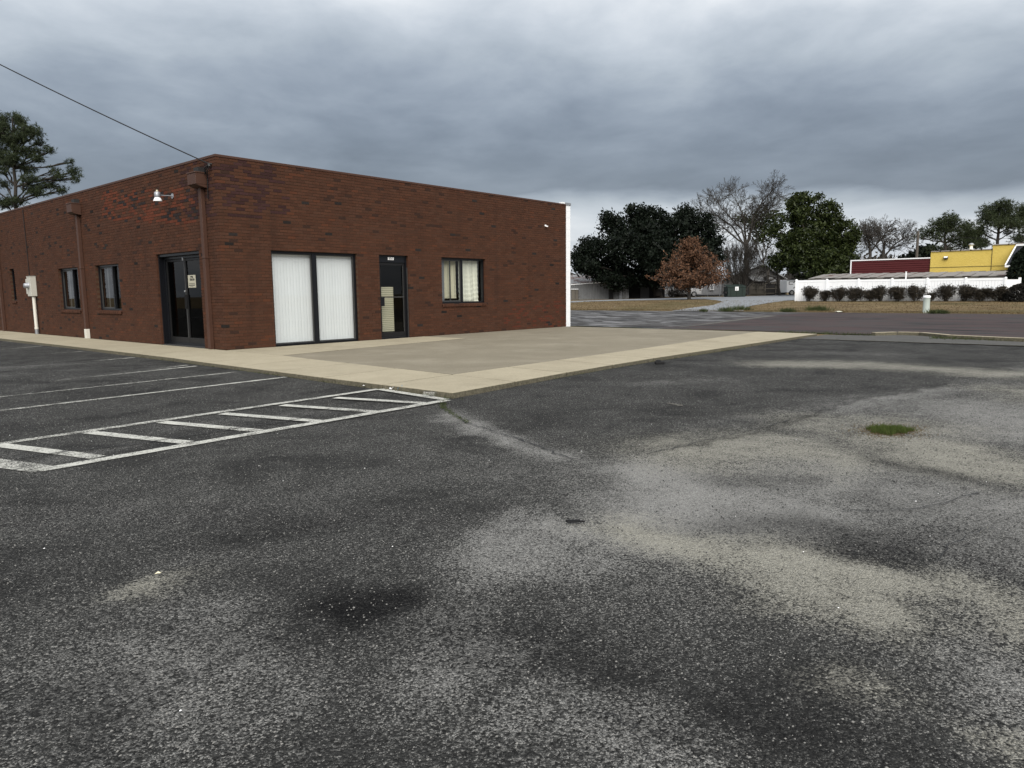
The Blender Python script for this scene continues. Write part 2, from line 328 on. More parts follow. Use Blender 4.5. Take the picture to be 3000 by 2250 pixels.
plain('weathered_wood', (0.17, 0.155, 0.13), 0.9, var=0.45, scale=2.5, bump=0.2)
plain('dumpster_green', (0.014, 0.028, 0.022), 0.55, var=0.3, dirt=((0.035, 0.03, 0.022), 2.0, 0.62))
plain('red_siding', (0.110, 0.020, 0.022), 0.5, var=0.12, scale=0.7)
m, t = new_mat('yellow_stucco'); P = pos(t)
finish(t, mix(t, noise(t, P, 1.4, 6, 0.65), (0.53, 0.39, 0.085), (0.62, 0.475, 0.13)), 0.85, 0, (noise(t, P, 5, 5, 0.6, dist=1.5), 0.5, 0.06), 0.2)
plain('shingle', (0.030, 0.033, 0.042), 0.9, var=0.4, scale=6)
plain('dark_cap', (0.03, 0.028, 0.028), 0.7)
plain('pale_cap', (0.42, 0.38, 0.34), 0.8, var=0.3)
plain('pedestal_green', (0.33, 0.37, 0.335), 0.55, var=0.12, bump=0.03)
plain('bark', (0.050, 0.043, 0.036), 0.95, var=0.45, scale=4, bump=0.5, bscale=20)
plain('pale_bark', (0.085, 0.078, 0.070), 0.95, var=0.35, scale=3, bump=0.3, bscale=20)
plain('twig_bark', (0.062, 0.055, 0.047), 0.95, var=0.3, scale=3, bump=0)
plain('pole_wood', (0.12, 0.105, 0.09), 0.9, var=0.3)
plain('pebble', (0.26, 0.255, 0.24), 0.85, var=0.8, scale=40, bump=0)
plain('stone_dark', (0.03, 0.03, 0.03), 0.85, var=0.6, scale=40, bump=0)
plain('soil', (0.10, 0.075, 0.05), 0.95, var=0.4, scale=8)
plain('car_white', (0.72, 0.73, 0.74), 0.25, var=0.03, bump=0.0)
leafy('oak_leaf', (0.004, 0.007, 0.005), (0.016, 0.024, 0.014))
leafy('magnolia_leaf', (0.010, 0.018, 0.006), (0.062, 0.080, 0.024), 0.4)
leafy('pine_needle', (0.020, 0.032, 0.016), (0.085, 0.105, 0.050))
leafy('brown_leaf', (0.085, 0.044, 0.027), (0.250, 0.135, 0.080), 0.9)
leafy('shrub_leaf', (0.020, 0.018, 0.014), (0.095, 0.080, 0.060), 0.9)
leafy('green_grass', (0.045, 0.072, 0.016), (0.135, 0.175, 0.048), 0.8, 0.3)
leafy('dull_weed', (0.035, 0.050, 0.020), (0.10, 0.12, 0.045), 0.8)
leafy('dry_grass', (0.10, 0.072, 0.038), (0.23, 0.175, 0.095), 0.9)
leafy('arborvitae', (0.008, 0.014, 0.008), (0.022, 0.032, 0.018), 0.8)
leafy('round_shrub', (0.012, 0.012, 0.010), (0.030, 0.028, 0.024), 0.8)
leafy('woods', (0.030, 0.032, 0.030), (0.070, 0.066, 0.060), 0.9)
glass('clear_glass', (0.95, 0.965, 0.96)); glass('dark_glass', (0.25, 0.27, 0.27), 0.45); glass('grey_glass', (0.80, 0.82, 0.82), 0.5)
M_ = MATS

# ------------------------------------------------------------------ land, road, car park
gx = np.unique(np.concatenate([np.arange(-700, -60, 80), np.arange(-60, 30, 15), np.arange(30, 130, 1.5), np.arange(130, 300, 20), np.arange(300, 1500, 150)]))
gy = np.unique(np.concatenate([np.arange(-900, -60, 80), np.arange(-60, 100, 2.0), np.arange(100, 300, 20), np.arange(300, 1300, 150)]))
def grid(xs, ys, zf):
    X, Y = np.meshgrid(xs, ys, indexing='ij'); V = np.stack([X.ravel(), Y.ravel(), zf(X, Y).ravel()], 1)
    a = np.arange(len(xs)*len(ys)).reshape(len(xs), len(ys))
    return V, np.stack([a[:-1, :-1].ravel(), a[1:, :-1].ravel(), a[1:, 1:].ravel(), a[:-1, 1:].ravel()], 1)
V, F = grid(gx, gy, lambda X, Y: hgt(X, Y) + np.where(X < 33.5, -0.03, 0) + np.where(X > 33.5, .012*np.sin(X*1.7+Y*.6)*np.sin(Y*.9), 0))
tag(np_mesh('ground', V, F, M_['dry_lawn'], smooth=True), 'dry winter lawn and land around the lots', 'ground', kind='structure')

def vnoise(x, y, seed, sc):                        # value noise for the stains' outlines
    r = np.random.default_rng(seed).random((64, 64)); u, w = x*sc, y*sc
    i, j = np.floor(u).astype(int), np.floor(w).astype(int); fu, fw = u-i, w-j; fu, fw = fu*fu*(3-2*fu), fw*fw*(3-2*fw)
    g = lambda a, b: r[a % 64, b % 64]
    return (g(i, j)*(1-fu)+g(i+1, j)*fu)*(1-fw) + (g(i, j+1)*(1-fu)+g(i+1, j+1)*fu)*fw
xs = np.concatenate([np.arange(-48, -9, 3), np.arange(-9, 5, .055), np.arange(5, 10.9, .18), [10.95]])
ys = np.concatenate([np.arange(-52, -15.6, 3), np.arange(-15.4, -6, .055), np.arange(-6, 12, .16), np.arange(12, 62, 4)])
V, F = grid(xs, ys, lambda X, Y: .006*np.sin(X*.8)*np.sin(Y*.7+1)-.006)
x, y = V[:, 0], V[:, 1]
wx = x + .35*(vnoise(x, y, 1, 1.6)-.5) + .14*(vnoise(x, y, 2, 5.5)-.5); wy = y + .35*(vnoise(x, y, 3, 1.6)-.5) + .14*(vnoise(x, y, 4, 5.5)-.5)
def stroke(pts, w, soft=1.0):
    q = [at_z(*p)[:2] for p in pts]; d = np.full(len(x), 1e9)
    if len(q) == 1: q = q*2
    for a, b in zip(q[:-1], q[1:]):
        ab = b-a; L = max(ab@ab, 1e-9); tt = np.clip(((wx-a[0])*ab[0]+(wy-a[1])*ab[1])/L, 0, 1)
        d = np.minimum(d, np.hypot(wx-a[0]-tt*ab[0], wy-a[1]-tt*ab[1]))
    return np.exp(-(d/w*soft)**2*.75)
mx = lambda *a: np.maximum.reduce(a)
tanm = mx(stroke([(1900, 1560), (2150, 1620), (2313, 1680), (2480, 1712)], .24), .7*stroke([(2450, 1705), (2700, 1735), (2850, 1735), (2970, 1800)], .22),
          .75*stroke([(2030, 1322), (2246, 1300), (2420, 1340)], .55), .85*stroke([(2700, 1310), (2860, 1360), (3050, 1375)], .5),
          .8*stroke([(2290, 1066), (2520, 1069), (2720, 1080), (2930, 1095)], .55), .6*stroke([(2560, 1235), (2750, 1255)], .4), .8*stroke([(570, 1690)], .14),
          .5*stroke([(2380, 1230), (2450, 1260)], .5), .55*stroke([(2960, 1140), (3100, 1165)], .5), .5*stroke([(2930, 2120)], .12), .5*stroke([(2440, 1970)], .14))
litem = mx(1.0*stroke([(1900, 1385), (2005, 1450), (2005, 1510), (2250, 1495)], .42), .8*stroke([(1660, 1550), (1900, 1578)], .25), .8*stroke([(1320, 1205), (1400, 1250), (1500, 1282), (1640, 1330)], .16),
           .75*stroke([(1500, 1612), (1540, 1640)], .2), .55*stroke([(2450, 1420), (2850, 1480)], .7), .6*stroke([(2900, 1200), (3050, 1260)], .8), .6*stroke([(0, 1078), (200, 1064)], .35),
           .5*stroke([(500, 1250), (760, 1222), (960, 1200)], .16), .5*stroke([(100, 1350), (400, 1300)], .12), .5*stroke([(0, 1100), (240, 1080)], .15), .5*stroke([(2000, 1255), (2400, 1190), (2700, 1140)], .3),
           .45*stroke([(1650, 2120), (1560, 2060)], .22), .4*stroke([(1350, 1900), (1500, 1830)], .2), .35*stroke([(400, 1990), (700, 1930)], .3), .5*stroke([(1880, 1125), (2150, 1110)], .3),
           .4*stroke([(1700, 1240)], .3), .45*stroke([(2400, 1030), (2600, 1040)], .4), .5*stroke([(2800, 1900), (2950, 1990)], .2), .35*stroke([(700, 1790)], .18))
darkm = mx(np.minimum(1, 1.7*stroke([(1120, 1768), (1190, 1745)], .15, 1.0)), .75*stroke([(2250, 1525), (2500, 1600)], .24), .6*stroke([(2600, 1350), (2850, 1405)], .16), .45*stroke([(2130, 1400), (2330, 1410)], .16), .4*stroke([(2560, 1450), (2700, 1480)], .14), .5*stroke([(1480, 1800), (1720, 1845)], .2),
           .4*stroke([(2050, 2040), (2450, 2150)], .16), .45*stroke([(1710, 2080), (1820, 2100)], .07), .35*stroke([(2850, 1560), (2990, 1640)], .25), .35*stroke([(0, 1720), (250, 1680)], .2), .35*stroke([(600, 1560), (900, 1550)], .2))
# resurfaced patch between the kerb and the crack that runs out from its corner
crk = -12.06 - .144*(wx+2.93) + .12*np.sin(x*1.1); seam = -2.07 - (np.minimum(wy, -8.9)+8.9)*-.477
inside = 1/(1+np.exp(np.clip(-(wy-crk)/.05, -50, 50))); smoothm = inside*1/(1+np.exp(np.clip(-(wx-seam)/.06, -50, 50)))
smoothm = np.maximum(smoothm, 1/(1+np.exp(np.clip(-(wy+9.0)/.15, -50, 50))))
crack_line = np.exp(-((wy-crk)/.05)**2)*(x > -2.6)*(x < 3.2)
litem *= (1-.55*smoothm); litem = np.clip(litem + .20*(1-smoothm)*np.clip((x+4.9)/1.6, 0, 1)*np.clip((-10.5-y)/1.5, 0, 1), 0, 1)
darkm = np.clip(darkm + .6*crack_line + .10*smoothm, 0, 1)
lot = np_mesh('parking_lot', V, F, M_['asphalt'], smooth=True, attr={'tan': ('FLOAT', 'POINT', tanm), 'lite': ('FLOAT', 'POINT', litem), 'dark': ('FLOAT', 'POINT', darkm), 'smooth': ('FLOAT', 'POINT', smoothm)})
tag(lot, 'worn grey asphalt car park with sandy patches in front of the brick building', 'car park', kind='structure')
lot_noise = lambda px, py: None

MZ = [.0035]
def marking(pts, w, wear):                        # a painted bar on the asphalt
    a, b = (np.array(p, float)[:2] for p in pts); d = b-a; L = np.linalg.norm(d); d /= L; n = np.array([-d[1], d[0]])*w/2
    k = max(2, int(L/.12)); V = []; wr = []; MZ[0] += .0003
    for i in range(k+1):
        p = a+d*L*i/k; j = .012*math.sin(i*1.7+a[0]*5); e = 1 if i in (0, k) else 0
        for s in (-1, 1): V.append((*(p+n*s+n*j*8*0.3), MZ[0])); wr.append(wear[0]+(wear[1]-wear[0])*i/k)
    F = [(2*i, 2*i+2, 2*i+3, 2*i+1) for i in range(k)]
    F = [f if np.cross(np.array(V[f[1]])-V[f[0]], np.array(V[f[2]])-V[f[0]])[2] > 0 else f[::-1] for f in F]
    return np_mesh('parking_line', V, F, M_['road_paint'], parent=lot, attr={'wear': ('FLOAT', 'POINT', wr)})
Z = at_z
for a, b, w, wr in [((-80, 1213), (838, 1105), .095, (.35, .1)), ((-80, 1172), (694, 1090), .09, (.45, .3)), ((145, 1117), (575, 1073), .09, (.6, .1)), ((390, 1089), (550, 1070), .07, (.75, .15)),
                    ((235, 1061), (394, 1048), .09, (.6, .1)), ((60, 1042), (242, 1030), .09, (.75, .25)), ((0, 1024.5), (124, 1014), .09, (.4, .2)), ((-30, 1007), (62, 998.5), .09, (.7, .4)),
                    ((-60, 1310), (1108, 1141), .11, (.3, .1)), ((112, 1380), (1312, 1173), .125, (.1, .15)), ((1112, 1141), (1306, 1172), .12, (.0, .2))]:
    marking((Z(*a), Z(*b)), w, wr)
for xa, wr in ((-6.02, (.0, .2)), (-5.32, (.05, .15)), (-4.66, (.0, .2)), (-4.03, (.05, .1)), (-3.32, (.0, .25)), (-2.6, (.0, .2))):
    marking(((xa, -7.58), (xa+.36, -8.80)), .125, wr)
marking(((-6.42, -7.75), (-6.06, -8.93)), .19, (.2, .3))
# a long crack through the hatched bay and the tarred seam from the kerb corner
cr = MB(); q = [Z(*p) for p in [(40, 1347), (190, 1326), (420, 1300), (640, 1265), (900, 1226), (1090, 1196)]]
for a, b in zip(q[:-1], q[1:]):
    n = np.array([-(b-a)[1], (b-a)[0], 0]); n = n/np.linalg.norm(n)*.008
    cr.quad((*(a-n)[:2], .0105), (*(b-n)[:2], .0105), (*(b+n)[:2], .0105), (*(a+n)[:2], .0105))
cr.build('crack', M_['dark_rubber'], lot)
for path, wid in (([(1640, 2005), (1700, 2062), (1770, 2085), (1840, 2135), (1890, 2190)], .0022), ([(2470, 1500), (2640, 1498), (2760, 1475), (2880, 1440)], .004), ([(1345, 1232), (1440, 1262), (1560, 1302), (1690, 1352)], .007), ([(2900, 1545), (2780, 1600), (2740, 1660)], .003), ([(1900, 1330), (2050, 1296), (2200, 1262), (2330, 1226)], .005)):
    q = [Z(*p) for p in path]; pts = []; rr = random.Random(int(path[0][0]))
    for a, b in zip(q[:-1], q[1:]):
        k = max(4, int(np.linalg.norm(b-a)/.06)); n = np.array([-(b-a)[1], (b-a)[0], 0]); n /= np.linalg.norm(n)
        pts += [a+(b-a)*i/k+n*rr.gauss(0, .012) for i in range(k)]
    V = []; F = []
    for i, p in enumerate(pts):
        d = pts[min(i+1, len(pts)-1)]-pts[max(i-1, 0)]; n = np.array([-d[1], d[0], 0]); n = n/np.linalg.norm(n)*wid*rr.uniform(.3, 1.2)
        V += [(*(p-n)[:2], .0065), (*(p+n)[:2], .0065)]
    F = [(2*i, 2*i+2, 2*i+3, 2*i+1) for i in range(len(pts)-1)]
    np_mesh('crack', V, F, M_['dark_rubber'], parent=lot)

# side road with its faded red bay, gravel drive
rx = np.arange(13.6, 33.3, .35); ry = np.concatenate([np.arange(-70, -20, 5), np.arange(-20, 40, .5), np.arange(40, 90, 5)])
V, F = grid(rx, ry, lambda X, Y: np.where(X < 14.6, .0, 0.0) - .004 + 0*X)
x, y = V[:, 0], V[:, 1]
edge = -1.3 - .11*(25-x) + .5*(vnoise(x, y, 8, .3)-.5)
red = 1/(1+np.exp((y-edge)/.25)); V[:, 0] += np.where(x < 13.8, .7*(vnoise(y, x*0, 9, .35)-.2), 0)
sr = tag(np_mesh('side_road', V, F, M_['old_road'], attr={'red': ('FLOAT', 'POINT', red), 'pale': ('FLOAT', 'POINT', 1-red)}), 'faded dark and reddish paved lot beyond the patio', 'road', kind='structure')
mb = MB(); q = [Z(*p) for p in [(1990, 958), (2060, 950.5), (2140, 940), (2225, 929.5), (2262, 925)]]
for i, (a, b) in enumerate(zip(q[:-1], q[1:])):
    n = np.array([-(b-a)[1], (b-a)[0], 0]); n = n/np.linalg.norm(n)*(.09+.05*i); mb.quad(*[(p_[0], p_[1], .002) for p_ in (a-n, b-n, b+n, a+n)][::-1])
mb.build('pale_joint', M_['gutter'], sr)
def sheet(name, outline, mat, lift, step=1.2):
    import bmesh
    P = np.array([on_land(*p)[:2] if len(p) == 2 else p[:2] for p in outline]); me = bpy.data.meshes.new(name); bm = bmesh.new()
    f = bm.faces.new([bm.verts.new((*p, 0)) for p in P]); f.normal_update()
    if f.normal.z < 0: f.normal_flip()
    bmesh.ops.triangulate(bm, faces=bm.faces[:])
    for ax, n_ in ((0, (1, 0, 0)), (1, (0, 1, 0))):
        for c in np.arange(P[:, ax].min()+step, P[:, ax].max(), step):
            g = bm.verts[:]+bm.edges[:]+bm.faces[:]; co = [0, 0, 0]; co[ax] = c
            bmesh.ops.bisect_plane(bm, geom=g, plane_co=co, plane_no=n_)
    for vv in bm.verts: vv.co.z = float(hgt(vv.co.x, vv.co.y)) + lift
    bm.to_mesh(me); bm.free(); return link_mesh(name, me, mat)
tag(sheet('gravel_drive', [(1967, 911.5), (2021, 903), (2089, 894.5), (2116, 885), (2098, 880), (2066, 877), (1960, 879), (1823, 881), (1700, 885.5), (1640, 888), (1640, 884), (1700, 881.5), (1823, 877.5), (1960, 873.5), (2060, 871), (2135, 870), (2200, 868), (2326, 863.5), (2420, 861), (2420, 876), (2326, 880), (2240, 890), (2200, 897), (2183, 903), (2179, 911.8)], M_['gravel'], .02),
    'pale blue-grey gravel drive curving up from the side road', 'drive', kind='structure')

# ------------------------------------------------------------------ concrete: sidewalk panels, patio, kerb
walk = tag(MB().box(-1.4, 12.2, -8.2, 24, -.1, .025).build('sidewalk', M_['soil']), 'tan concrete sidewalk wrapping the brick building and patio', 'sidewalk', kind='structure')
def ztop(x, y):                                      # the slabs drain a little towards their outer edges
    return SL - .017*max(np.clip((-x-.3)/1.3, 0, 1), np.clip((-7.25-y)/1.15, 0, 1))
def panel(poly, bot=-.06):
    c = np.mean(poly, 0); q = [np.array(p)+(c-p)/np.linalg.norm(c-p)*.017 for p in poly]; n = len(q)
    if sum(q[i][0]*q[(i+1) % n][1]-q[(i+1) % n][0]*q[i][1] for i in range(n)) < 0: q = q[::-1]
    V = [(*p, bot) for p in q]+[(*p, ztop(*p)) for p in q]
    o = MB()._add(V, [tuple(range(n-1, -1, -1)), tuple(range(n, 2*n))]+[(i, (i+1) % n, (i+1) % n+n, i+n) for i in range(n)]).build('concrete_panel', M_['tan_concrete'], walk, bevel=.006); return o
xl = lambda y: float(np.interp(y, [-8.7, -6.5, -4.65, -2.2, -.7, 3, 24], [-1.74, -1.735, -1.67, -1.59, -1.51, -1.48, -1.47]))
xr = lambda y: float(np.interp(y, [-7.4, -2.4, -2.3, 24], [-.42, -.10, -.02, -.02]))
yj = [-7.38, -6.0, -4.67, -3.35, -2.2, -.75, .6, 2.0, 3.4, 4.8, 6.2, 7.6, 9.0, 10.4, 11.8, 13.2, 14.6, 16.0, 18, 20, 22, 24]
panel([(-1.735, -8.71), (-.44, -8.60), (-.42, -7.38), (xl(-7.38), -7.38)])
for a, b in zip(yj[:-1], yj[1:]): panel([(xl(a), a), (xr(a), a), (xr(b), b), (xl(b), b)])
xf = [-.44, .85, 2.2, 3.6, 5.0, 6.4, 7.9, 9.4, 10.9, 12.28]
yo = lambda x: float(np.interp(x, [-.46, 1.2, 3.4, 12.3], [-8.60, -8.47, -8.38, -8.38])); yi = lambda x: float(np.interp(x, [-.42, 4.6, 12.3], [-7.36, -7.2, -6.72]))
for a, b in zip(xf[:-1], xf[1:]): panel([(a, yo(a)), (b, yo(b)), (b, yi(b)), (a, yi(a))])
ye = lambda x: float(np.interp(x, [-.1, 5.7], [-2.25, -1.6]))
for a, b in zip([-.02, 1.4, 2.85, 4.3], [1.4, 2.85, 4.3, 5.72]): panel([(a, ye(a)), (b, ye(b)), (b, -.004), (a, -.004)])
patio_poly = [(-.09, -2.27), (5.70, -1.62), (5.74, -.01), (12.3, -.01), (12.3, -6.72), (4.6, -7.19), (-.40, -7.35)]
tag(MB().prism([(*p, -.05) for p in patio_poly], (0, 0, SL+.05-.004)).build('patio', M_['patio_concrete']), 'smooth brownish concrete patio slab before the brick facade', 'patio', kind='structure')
# low kerb and gutter apron at the far side of the car park
apron = [(10.95, -8.3), (10.9, -30), (12.0, -30), (12.3, -12.9), (12.55, -12.2), (12.9, -11.3), (13.6, -10.6), (13.7, -10.1), (13.2, -9.6), (12.9, -8.4)]
tag(MB().quad(*[(*p, .004) for p in apron]).build('gutter_apron', M_['roof_gravel']), 'grey gutter strip at the far edge of the car park', 'gutter', kind='structure')
# pale joint and moss where the car park meets the gutter
mb = MB()
for i in range(44): y_ = -8.35-.5*i; mb.quad(*[(x_, yy, .0085) for x_, yy in ((10.86+.02*math.sin(i*2.1), y_-.49), (10.97+.03*math.sin(i*1.3), y_-.49), (10.97+.03*math.sin(i*1.3+.5), y_), (10.86+.02*math.sin(i*2.1+.6), y_))])
mb.build('edge_joint', M_['gutter'], lot)
kb = [(13.12, -9.6), (13.7, -10.0), (13.75, -10.5), (13.3, -10.95), (12.9, -11.3), (12.58, -12.2), (12.35, -12.95), (12.2, -14), (12.1, -30)]
k = MB()
for i, (a, b) in enumerate(zip(kb[:-1], kb[1:])):
    a, b = np.array((*a, 0)), np.array((*b, 0)); d = b-a; n = np.array([-d[1], d[0], 0]); n = n/np.linalg.norm(n)*.16
    k.prism([a-[0, 0, .05], a+n-[0, 0, .05], a+n+[0, 0, .085], a+[0, 0, .085]], d)
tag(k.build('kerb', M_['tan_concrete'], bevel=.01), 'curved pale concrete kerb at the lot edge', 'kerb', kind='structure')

# ------------------------------------------------------------------ the brick building
bld = empty('brick_building', (0, 0, 0), 'single-storey brown brick commercial building with flat parapet roof', 'building')
CH, BL, BH, BD, NC = .0677, .2032, .057, .09, 60
TOP = SL + NC*CH                                   # 4.137
XE, YE = 12.27, 24.0
zc_ = lambda n: SL + n*CH
front_open = [(1.175, 3.545, SL-.01, zc_(32)), (4.235, 5.215, SL-.01, zc_(32)), (6.44, 8.235, zc_(13)+.005, zc_(32))]
side_open = [(.985, 3.19, SL-.01, zc_(32)), (5.47, 7.09, zc_(12), zc_(30)), (8.42, 10.05, zc_(12), zc_(30)), (14.38, 14.92, zc_(16), zc_(32))]
PAL = np.array([[.094, .044, .030], [.084, .038, .026], [.104, .047, .031], [.074, .036, .026], [.090, .046, .034]])*np.array([.70, .66, .58]); PAL = PAL.mean(0)+.55*(PAL-PAL.mean(0))
def brick_colour(wall, u, z, r):
    q = r.random()
    c = PAL[r.integers(len(PAL))]*r.uniform(.91, 1.09)
    if q < .014: c = np.array([.018, .015, .014])*r.uniform(.8, 1.4)
    elif q < .04: c = np.array([.036, .019, .014])
    elif q < .075: c = np.array([.080, .031, .017])
    if wall == 'side' and 1.0 < u < 6.2 and 2.75+.1*(u-1) < z < 3.5+.08*u:          # patch of brighter replaced brick with dark ones between
        if q < .16: c = np.array([.024, .019, .019])
        elif q < .55: c = np.array([.100, .031, .017])*r.uniform(.85, 1.15)
    if u < 1.7 and z > 2.9 and r.random() < .35: c = np.array([.040, .019, .018])*r.uniform(.8, 1.2)   # plum coloured bricks round the corner
    if wall == 'front' and u > 9 and z < .9 and q > .8: c = np.array([.085, .027, .016])
    return c
def cut(a, b, z, openings):
    segs = [(a, b)]
    for (u0, u1, z0, z1) in openings:
        if z0 < z < z1:
            out = []
            for s, e in segs:
                if e <= u0 or s >= u1: out.append((s, e)); continue
                if s < u0: out.append((s, u0))
                if e > u1: out.append((u1, e))
            segs = out
    return [(s, e) for s, e in segs if e-s > .035]
br = np.random.default_rng(11); bricks = []         # (wall, u0, u1, z0, colour, whole)
for wall, L, ops in (('front', XE, front_open), ('side', YE, side_open)):
    for n in range(NC):
        z0 = SL + n*CH + (CH-BH); lead = (n % 2 == 0) == (wall == 'front')
        u = 0.0 if lead else BD+.011
        while u < L-.03:
            e = min(u+BL-.010, L)
            for s_, e_ in cut(u, e, z0+BH/2, ops):
                bricks.append((wall, s_, e_, z0, brick_colour(wall, (s_+e_)/2, z0, br), abs(e_-s_-(BL-.010)) < 1e-6))
            u += BL
def brick_box(wall, u0, u1, z0, dn):
    if wall == 'front': return (u0, u1, dn, BD, z0, z0+BH)
    return (dn, BD, u0, u1, z0, z0+BH)
area = []
for i, (wall, u0, u1, z0, c, whole) in enumerate(bricks):
    p = np.array([(u0+u1)/2, 0, z0]) if wall == 'front' else np.array([0, (u0+u1)/2, z0]); v_ = p-CAM; d2 = v_@v_
    area.append(-abs(v_[1] if wall == 'front' else v_[0])/d2**1.5*(u1-u0) if whole else 0)
pick = set(np.argsort(area)[:300].tolist())
walls = {}
def wall_shell(name, wall, L, ops, face):
    ops = [(o[0]-.005, o[1]+.005, o[2]-(.004 if o[2] > .2 else 0), o[3]+.004) for o in ops]; mb = MB(); us = sorted({face if wall == 'front' else face+.2, L, *[o[0] for o in ops], *[o[1] for o in ops]}); zs = sorted({-.05, TOP, *[o[2] for o in ops], *[o[3] for o in ops]})
    for a, b in zip(us[:-1], us[1:]):
        for c, d in zip(zs[:-1], zs[1:]):
            if any(o[0] <= a+1e-6 and b-1e-6 <= o[1] and o[2] <= c+1e-6 and d-1e-6 <= o[3] for o in ops): continue
            mb.box(*((a, b, face, face+.2, c, d) if wall == 'front' else (face, face+.2, a, b, c, d)))
    return mb.build(name, M_['mortar'], bld)
walls['front'] = wall_shell('front_wall', 'front', XE, front_open, .0065)
walls['side'] = wall_shell('side_wall', 'side', YE, side_open, .0065)
unit = MB().box(-(BL-.01)/2, (BL-.01)/2, -BD/2, BD/2, -BH/2, BH/2)
bme = bpy.data.meshes.new('brick'); bme.from_pydata(unit.v, [], unit.f); bme.materials.append(brick_one)
BV = {'front': [], 'side': []}; BC = {'front': [], 'side': []}
for i, (wall, u0, u1, z0, c, whole) in enumerate(bricks):
    dn = br.uniform(-.0018, .0018)
    if i in pick:
        o = bpy.data.objects.new('brick', bme); COL.objects.link(o); o.parent = walls[wall]; o.color = (*c, 1)
        uc = (u0+u1)/2; o.location = (uc, BD/2+dn, z0+BH/2) if wall == 'front' else (BD/2+dn, uc, z0+BH/2)
        if wall == 'side': o.rotation_euler = (0, 0, math.pi/2)
    else:
        x0, x1, y0, y1, a, b = brick_box(wall, u0, u1, z0, dn)
        BV[wall].append([(x0, y0, a), (x1, y0, a), (x1, y1, a), (x0, y1, a), (x0, y0, b), (x1, y0, b), (x1, y1, b), (x0, y1, b)]); BC[wall].append(c)
bf = np.array([(0, 3, 2, 1), (4, 5, 6, 7), (0, 1, 5, 4), (1, 2, 6, 5), (2, 3, 7, 6), (3, 0, 4, 7)])
for wall in ('front', 'side'):
    V = np.array(BV[wall]).reshape(-1, 3); n = len(BV[wall]); F = (bf[None]+8*np.arange(n)[:, None, None]).reshape(-1, 4)
    cc = np.repeat(np.concatenate([np.array(BC[wall]), np.ones((n, 1))], 1), 8, 0)
    o = np_mesh('brick_courses', V, F, brick_all, parent=walls[wall], attr={'bc': ('FLOAT_COLOR', 'POINT', cc)}); o['kind'] = 'stuff'
# brown metal coping, flat roof, rear and end walls, floor
MB().box(-.012, XE, -.012, .24, TOP, TOP+.052).box(-.012, .24, .2401, YE, TOP, TOP+.052).build('coping', M_['brown_metal'], bld, bevel=.006)
MB().box(.24, XE, .24, YE, 3.55, 3.65).build('flat_roof', M_['roof_gravel'], bld)
MB().box(.22, XE, .22, YE, -.05, SL+.01).box(.22, XE, YE-.2, YE, SL+.01, 3.55).box(4.6, 12.1, 3.2, 3.3, SL+.01, 3.55).build('interior_shell', M_['interior'], bld)
MB().box(.22, XE, .21, YE-.2, 2.72, 2.76).build('ceiling', M_['interior'], bld)
ew = MB()
for n in range(21):                                  # white painted blocks of the end wall
    z0 = -.05+n*.2; off = .2 if n % 2 else 0
    yy = -.012
    while yy < YE:
        l = .4-off if yy < 0 and off else .4
        ew.box(XE+.003, XE+.232, yy+.003, min(yy+l-.003, YE), z0+.003, z0+.197); yy += l
ew.box(XE+.008, XE+.226, -.006, YE, -.05, 4.15)
wall_end = ew.build('end_wall', M_['white_paint'], bld)
MB().box(XE-.03, XE+.25, -.03, YE, 4.152, 4.235).build('wall_cap', M_['galvanised'], bld, bevel=.004)
MB().box(XE-.22, XE-.08, -.02, .12, TOP+.053, TOP+.10).build('flashing', M_['white_paint'], bld)

def frame_rect(mb, wall, u0, u1, z0, z1, w, d0, d1):   # four bars of a rectangular frame
    for a, b, c, d in ((u0, u0+w, z0, z1), (u1-w, u1, z0, z1), (u0+w, u1-w, z0, z0+w), (u0+w, u1-w, z1-w, z1)):
        mb.box(*((a, b, d0, d1, c, d) if wall == 'front' else (d0, d1, a, b, c, d)))
    return mb
def bar(mb, wall, u0, u1, z0, z1, d0, d1): return mb.box(*((u0, u1, d0, d1, z0, z1) if wall == 'front' else (d0, d1, u0, u1, z0, z1)))
def pane(name, wall, u0, u1, z0, z1, d, mat, parent):
    P = [(u0, d, z0), (u1, d, z0), (u1, d, z1), (u0, d, z1)] if wall == 'front' else [(d, u1, z0), (d, u0, z0), (d, u0, z1), (d, u1, z1)]
    return MB().quad(*P).build(name, mat, parent)
